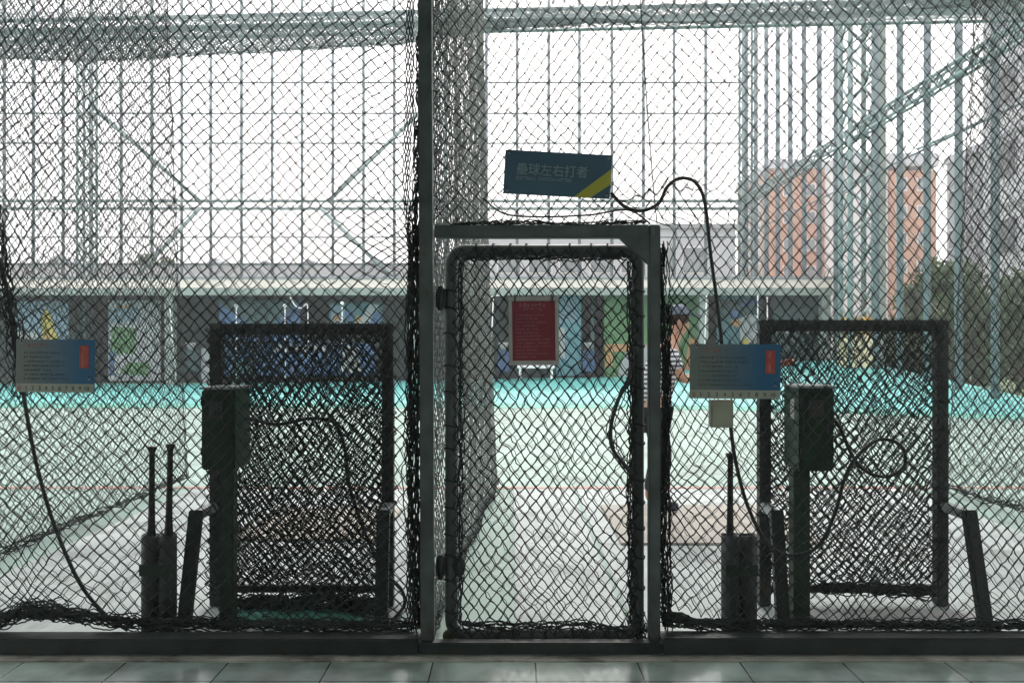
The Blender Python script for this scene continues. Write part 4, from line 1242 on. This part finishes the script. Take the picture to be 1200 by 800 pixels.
# ------------------------------------------------------------------ coin cabinets on poles
def cabinet(label, x0, x1, Y, dep, z0, z1, xp, pr):
    t = thing('coin_cabinet', label, 'control cabinet', (xp, Y + .1, 0), 'control cabinets on poles')
    MB().box((x0, Y, z0), (x1, Y + dep, z1)).build('body', 'cabinet', t, bevel=.008)
    d = MB().box((x0 + .012, Y - .008, z0 + .015), (x1 - .012, Y - .001, z1 - .015)).build('door', 'cabinet', t, bevel=.003)
    MB().box((x1 - .04, Y - .018, (z0 + z1) / 2 - .02), (x1 - .025, Y - .0085, (z0 + z1) / 2 + .03)).build('latch', 'steel_dark', d)
    for hz_ in (.08, .34):
        MB().tube([(x0 + .008, Y - .012, z0 + hz_), (x0 + .008, Y - .012, z0 + hz_ + .04)], .006, 8).build('hinge', 'steel_dark', d)
    MB().box((x0 + .045, Y - .016, z1 - .15), (x1 - .06, Y - .0085, z1 - .06)).build('coin_plate', 'steel_worn', d, bevel=.003)
    MB().box((x0 + .085, Y - .019, z1 - .13), (x0 + .091, Y - .0165, z1 - .08)).build('coin_slot', 'ink', d)
    MB().box((x0 - .0022, Y + .07, z1 - .17), (x0 - .0005, Y + .13, z1 - .06)).build('sticker', 'notice_frame', t)
    MB().box((x0 - .008, Y - .012, z1 + .002), (x1 + .008, Y + dep + .008, z1 + .014)).build('lid', 'galv', t, bevel=.003)
    MB().bar((xp, Y + .11, .004), (xp, Y + .11, z0 - .002), pr, pr).build('pole', 'cabinet_pole', t, bevel=.006)
    MB().box((xp - .08, Y + .03, .003), (xp + .08, Y + .19, .015)).build('base_plate', 'steel_dark', t)
    return t


cabinet('dark green cabinet on a pole at the left protective screen', -1.64, -1.462, 4.2, .25, .845, 1.268, -1.535, .075)
cabinet('dark green cabinet on a pole at the right protective screen', 1.515, 1.70, 4.2, .24, .838, 1.275, 1.555, .088)

# ------------------------------------------------------------------ bat holders with bats
def bat(loc, rx, ry, label):
    b = MB()
    b.tube([(0, 0, 0), (0, 0, .01), (0, 0, .06), (0, 0, .25), (0, 0, .45), (0, 0, .60), (0, 0, .81), (0, 0, .823), (0, 0, .835), (0, 0, .845)],
           [.018, .026, .031, .030, .018, .0155, .0145, .020, .026, .024], 12)
    o = b.build('baseball_bat', 'bat', local=True); o.location = loc; o.rotation_euler = (R(rx), R(ry), 0)
    return tag(o, label, 'bat', 'bats standing in the holders')


def holder(label, x0, x1, Y=4.2, h=.505):
    t = thing('bat_holder', label, 'bat holder', ((x0 + x1) / 2, Y, 0), 'bat holders behind the net')
    w_ = (x1 - x0) / 2; xm = (x0 + x1) / 2
    for xc in (x0 + w_ / 2 , x1 - w_ / 2):
        b = MB(); n = 20; ro, ri = w_ / 2 - .001, w_ / 2 - .007; v = []; f = []
        for r, z in ((ro, .004), (ro, h), (ri, h), (ri, .02)):
            for q in range(n):
                a = 2 * math.pi * q / n; v.append((xc + r * math.cos(a), Y + r * math.sin(a), z + (.004 * math.sin(a * 3) if z > .3 else 0)))
        for s_ in range(3):
            for q in range(n):
                f.append((s_ * n + q, s_ * n + (q + 1) % n, (s_ + 1) * n + (q + 1) % n, (s_ + 1) * n + q))
        f.append(tuple(range(n))); f.append(tuple(3 * n + q for q in range(n)))
        b.add(v, f, True); b.build('tube', 'pvc', t)
    MB().box((x0 + .01, Y - .052, .30), (x1 - .01, Y - .047, .36)).build('band', 'cabinet_pole', t)
    return t


holder('twin grey tube bat holder holding two bats, left of left cabinet', gz(166, 4.2), gz(207, 4.2))
bat((gz(177, 4.2), 4.2, .125), 0, .4, 'left upright black bat of the pair in the left holder')
bat((gz(196, 4.2), 4.2, .14), 1, 1.6, 'right, slightly leaning black bat of the pair in the left holder')
holder('twin grey tube bat holder holding one bat, left of right cabinet', gz(845, 4.2), gz(887, 4.2))
bat((gz(855, 4.2), 4.2, .09), 0, .3, 'single black bat standing in the right holder')

# ------------------------------------------------------------------ signs
YSn = 3.875
c = P(653.5, 204.5, YSn)
sg = thing('booth_sign', 'tilted dark blue sign with yellow stripe hung above the door', 'sign', c, rot=(R(1.5), R(3.1), 0))
sw, sh = .520, .212
MB().box((-sw / 2, -.004, -sh / 2), (sw / 2, .004, sh / 2)).build('board', 'sign_blue', sg, local=True, bevel=.0015)
MB().prism([(.085, -sh / 2 + .001), (.165, -sh / 2 + .001), (sw / 2 - .001, -.036), (sw / 2 - .001, .038)], -.0062, -.0044).build('stripe', 'sign_yellow', sg, local=True)
text_part('壘球左右打者', .062, 'sign_text', sg, (-.203, -.0058, -.006), width=.345)
text_part('SOFTBALL SWITCH HITTER', .024, 'sign_text', sg, (-.203, -.0058, -.036), width=.272)
for x, z in ((-.243, .09), (.243, .09), (-.243, -.09), (.243, -.09)):
    MB().tube([(x, -.0065, z), (x, -.0042, z)], .006, 10).build('grommet', 'galv', sg, local=True)
    MB().tube(smooth_path([(x, -.008, z), (x, -.008, z + .015), (x, .03, z + .02)], 4), .002, 5).build('tie', 'twine', sg, local=True)


def glyph_rows(b, x0, x1, ztop, zbot, rows, y, hfrac=.5, seed=1, fill=(.55, 1.0)):
    g = random.Random(seed); dz = (ztop - zbot) / rows
    for r_ in range(rows):
        z = ztop - dz * (r_ + .5); hh = dz * hfrac / 2; x = x0; xe = x0 + (x1 - x0) * g.uniform(*fill)
        while x < xe - hh * 2:
            w_ = hh * 1.9
            for s_ in range(3):
                if g.random() < .75:
                    zz = z - hh + hh * .9 * s_
                    b.box((x, y - .0008, zz), (x + w_ * g.uniform(.6, 1), y, zz + hh * .28))
            if g.random() < .8:
                xx = x + w_ * g.uniform(.1, .7); b.box((xx, y - .0011, z - hh), (xx + hh * .25, y - .0003, z + hh))
            x += w_ * 1.25 if g.random() < .9 else w_ * 2.2


# maroon notice on the door
c = P(625.5, 387.5, 3.94)
ng = thing('maroon_notice', 'maroon notice in a grey frame hung on the door net', 'notice', c, rot=(0, R(-.6), 0))
MB().box((-.108, -.004, -.155), (.108, .003, .155)).build('panel', 'maroon', ng, local=True)
fr = MB(); W, H = .124, .169
fr.box((-W, -.010, H - .022), (W, .006, H)); fr.box((-W, -.010, -H), (W, .006, -H + .022))
fr.box((-W, -.010, -H + .0225), (-W + .018, .006, H - .0225)); fr.box((W - .018, -.010, -H + .0225), (W, .006, H - .0225))
fr.build('border_frame', 'notice_frame', ng, local=True, bevel=.002)
b = MB(); glyph_rows(b, -.07, .07, .138, .118, 1, -.0045, .8, 3, (.95, 1)); glyph_rows(b, -.05, .06, .114, .100, 1, -.0045, .8, 4, (.9, 1))
glyph_rows(b, -.088, .09, .085, -.138, 13, -.0045, .45, 5)
b.build('lettering', 'notice_text', ng, local=True)
for x in (-.092, .092):
    MB().tube(smooth_path([(x, -.012, H - .03), (x, -.013, H), (x, .02, H + .015)], 4), .004, 6).build('tie', 'rubber', ng, local=True)


def info_board(label, cx, cy, wpx, hpx, rz, seed):
    Y = 3.86; c = P(cx, cy, Y); w_, h_ = wpx / FPX * Y, hpx / FPX * Y
    t = thing('info_board', label, 'sign', c, 'blue instruction boards on the net', rot=(0, R(rz), 0))
    MB().box((-w_ / 2, -.003, -h_ / 2), (w_ / 2, .003, h_ / 2)).build('board', 'board', t, local=True, bevel=.001)
    MB().box((-w_ / 2 + .001, -.0050, -h_ / 2 + .001), (w_ / 2 - .001, -.0034, -h_ / 2 + .042)).build('number_strip', 'board_strip', t, local=True)
    text_part('0', .030, 'red_print', t, (-w_ / 2 + .012, -.0058, -h_ / 2 + .010))
    for k in range(10):
        text_part(str(k + 1), .028, 'ink', t, (-w_ / 2 + .052 + (w_ - .075) * k / 9.4, -.0058, -h_ / 2 + .011), 'CENTER')
    xr0 = w_ / 2 - .072
    MB().box((xr0, -.0052, -.01), (xr0 + .044, -.0034, h_ / 2 - .030)).build('red_block', 'red_print', t, local=True)
    b = MB(); glyph_rows(b, xr0 + .012, xr0 + .033, h_ / 2 - .036, -.006, 5, -.0056, .8, seed + 3, (1, 1.2)); b.build('lettering', 'pink_ink', t, local=True)
    b = MB(); glyph_rows(b, -w_ / 2 + .055, -w_ / 2 + .15, h_ / 2 - .018, h_ / 2 - .040, 1, -.0038, .75, seed + 7, (1, 1)); b.build('lettering', 'red_print', t, local=True)
    b = MB(); glyph_rows(b, -w_ / 2 + .04, w_ / 2 - .11, h_ / 2 - .055, -h_ / 2 + .055, 7, -.0038, .42, seed, (.6, 1)); b.build('lettering', 'ink', t, local=True)
    for x, z in ((-w_ / 2 + .03, h_ / 2 - .016), (w_ / 2 - .025, -h_ / 2 + .066)):
        MB().tube([(x, -.006, z), (x, -.003, z)], .005, 8).build('grommet', 'galv', t, local=True)
        MB().tube(smooth_path([(x, -.007, z), (x, -.007, z + .012), (x, .04, z + .016)], 4), .002, 5).build('tie', 'twine', t, local=True)
    return t


info_board('blue instruction board with number strip at left edge of the net', 65, 428.5, 92, 62, .6, 11)
info_board('blue instruction board with number strip right of the door, above beige box', 861.5, 435, 106, 64, .5, 29)
c = P(845, 484, 3.87)
bx = thing('switch_box', 'small beige box under the right instruction board', 'box', c)
MB().box((c.x - .055, 3.85, c.z - .068), (c.x + .055, 3.90, c.z + .066)).build('case', 'beige_box', bx, bevel=.004)
MB().box((c.x - .048, 3.845, c.z - .060), (c.x + .048, 3.8495, c.z + .058)).build('cover', 'beige_box', bx, bevel=.002)

# ------------------------------------------------------------------ cables
def cable(name, label, pts, r, m='rubber', cat='cable'):
    p = [P(*q) for q in pts]
    return tag(MB().tube(smooth_path(p, 10), r, 8).build(name, m, loc=p[0]), label, cat)


cable('black_cable', 'thick black cable arching from the sign down behind the right instruction board',
      [(716, 226, 3.9), (732, 242, 3.89), (752, 247, 3.89), (772, 238, 3.89), (782, 219, 3.89), (797, 209, 3.89), (815, 214, 3.89), (826, 238, 3.89), (833, 300, 3.89), (840, 352, 3.89), (846, 404, 3.90), (848, 440, 3.91)], .0088)
cable('black_cable', 'thick black cable looping from the beige box to the right cabinet',
      [(856, 498, 3.9), (862, 540, 3.93), (876, 592, 4.02), (898, 634, 4.08), (925, 650, 4.12), (958, 640, 4.12), (978, 602, 4.12), (990, 560, 4.15), (1004, 535, 4.18), (1030, 515, 4.2), (1056, 522, 4.2), (1060, 545, 4.2), (1040, 558, 4.22), (1015, 552, 4.22), (998, 532, 4.25), (984, 500, 4.28), (972, 488, 4.3)], .0095)
cable('black_cable', 'black cable sagging down the left net to the floor',
      [(-14, 262, 4.05), (6, 330, 4.03), (16, 390, 4.02), (28, 465, 4.01), (42, 540, 4.0), (62, 610, 4.0), (92, 680, 4.02), (122, 718, 4.03), (150, 738, 4.05)], .0095)
cable('black_cable', 'black cable running from the left cabinet across the dense screen',
      [(292, 490, 4.40), (325, 497, 4.42), (365, 490, 4.44), (392, 496, 4.46), (404, 525, 4.48), (410, 570, 4.48), (430, 630, 4.48), (452, 670, 4.45), (470, 690, 4.42), (474, 708, 4.40), (462, 724, 4.38)], .0095)
cable('thin_wire', 'thin wire slanting from the ceiling down to the door corner', [(747, -60, 3.9), (756, 90, 3.9), (764, 200, 3.9), (770, 262, 3.91)], .0028)
cable('thin_wire', 'thin cord along the net top of the door header', [(566, 232, 3.9), (590, 250, 3.9), (630, 254, 3.9), (690, 252, 3.9), (735, 246, 3.9), (762, 262, 3.9)], .0045, 'twine', 'cord')

# ------------------------------------------------------------------ air
hz = bpy.data.materials.new('haze_air'); hz.use_nodes = True
n = hz.node_tree; n.nodes.clear()
pv = n.nodes.new('ShaderNodeVolumePrincipled'); out = n.nodes.new('ShaderNodeOutputMaterial')
pv.inputs['Density'].default_value = HAZE; pv.inputs['Color'].default_value = (.93, .94, .95, 1); pv.inputs['Anisotropy'].default_value = .3
n.links.new(pv.outputs[0], out.inputs['Volume'])
o = MB().box((-265, -65, -1.3), (265, 425, 28.5)).build('haze', hz)
o['kind'] = 'stuff'
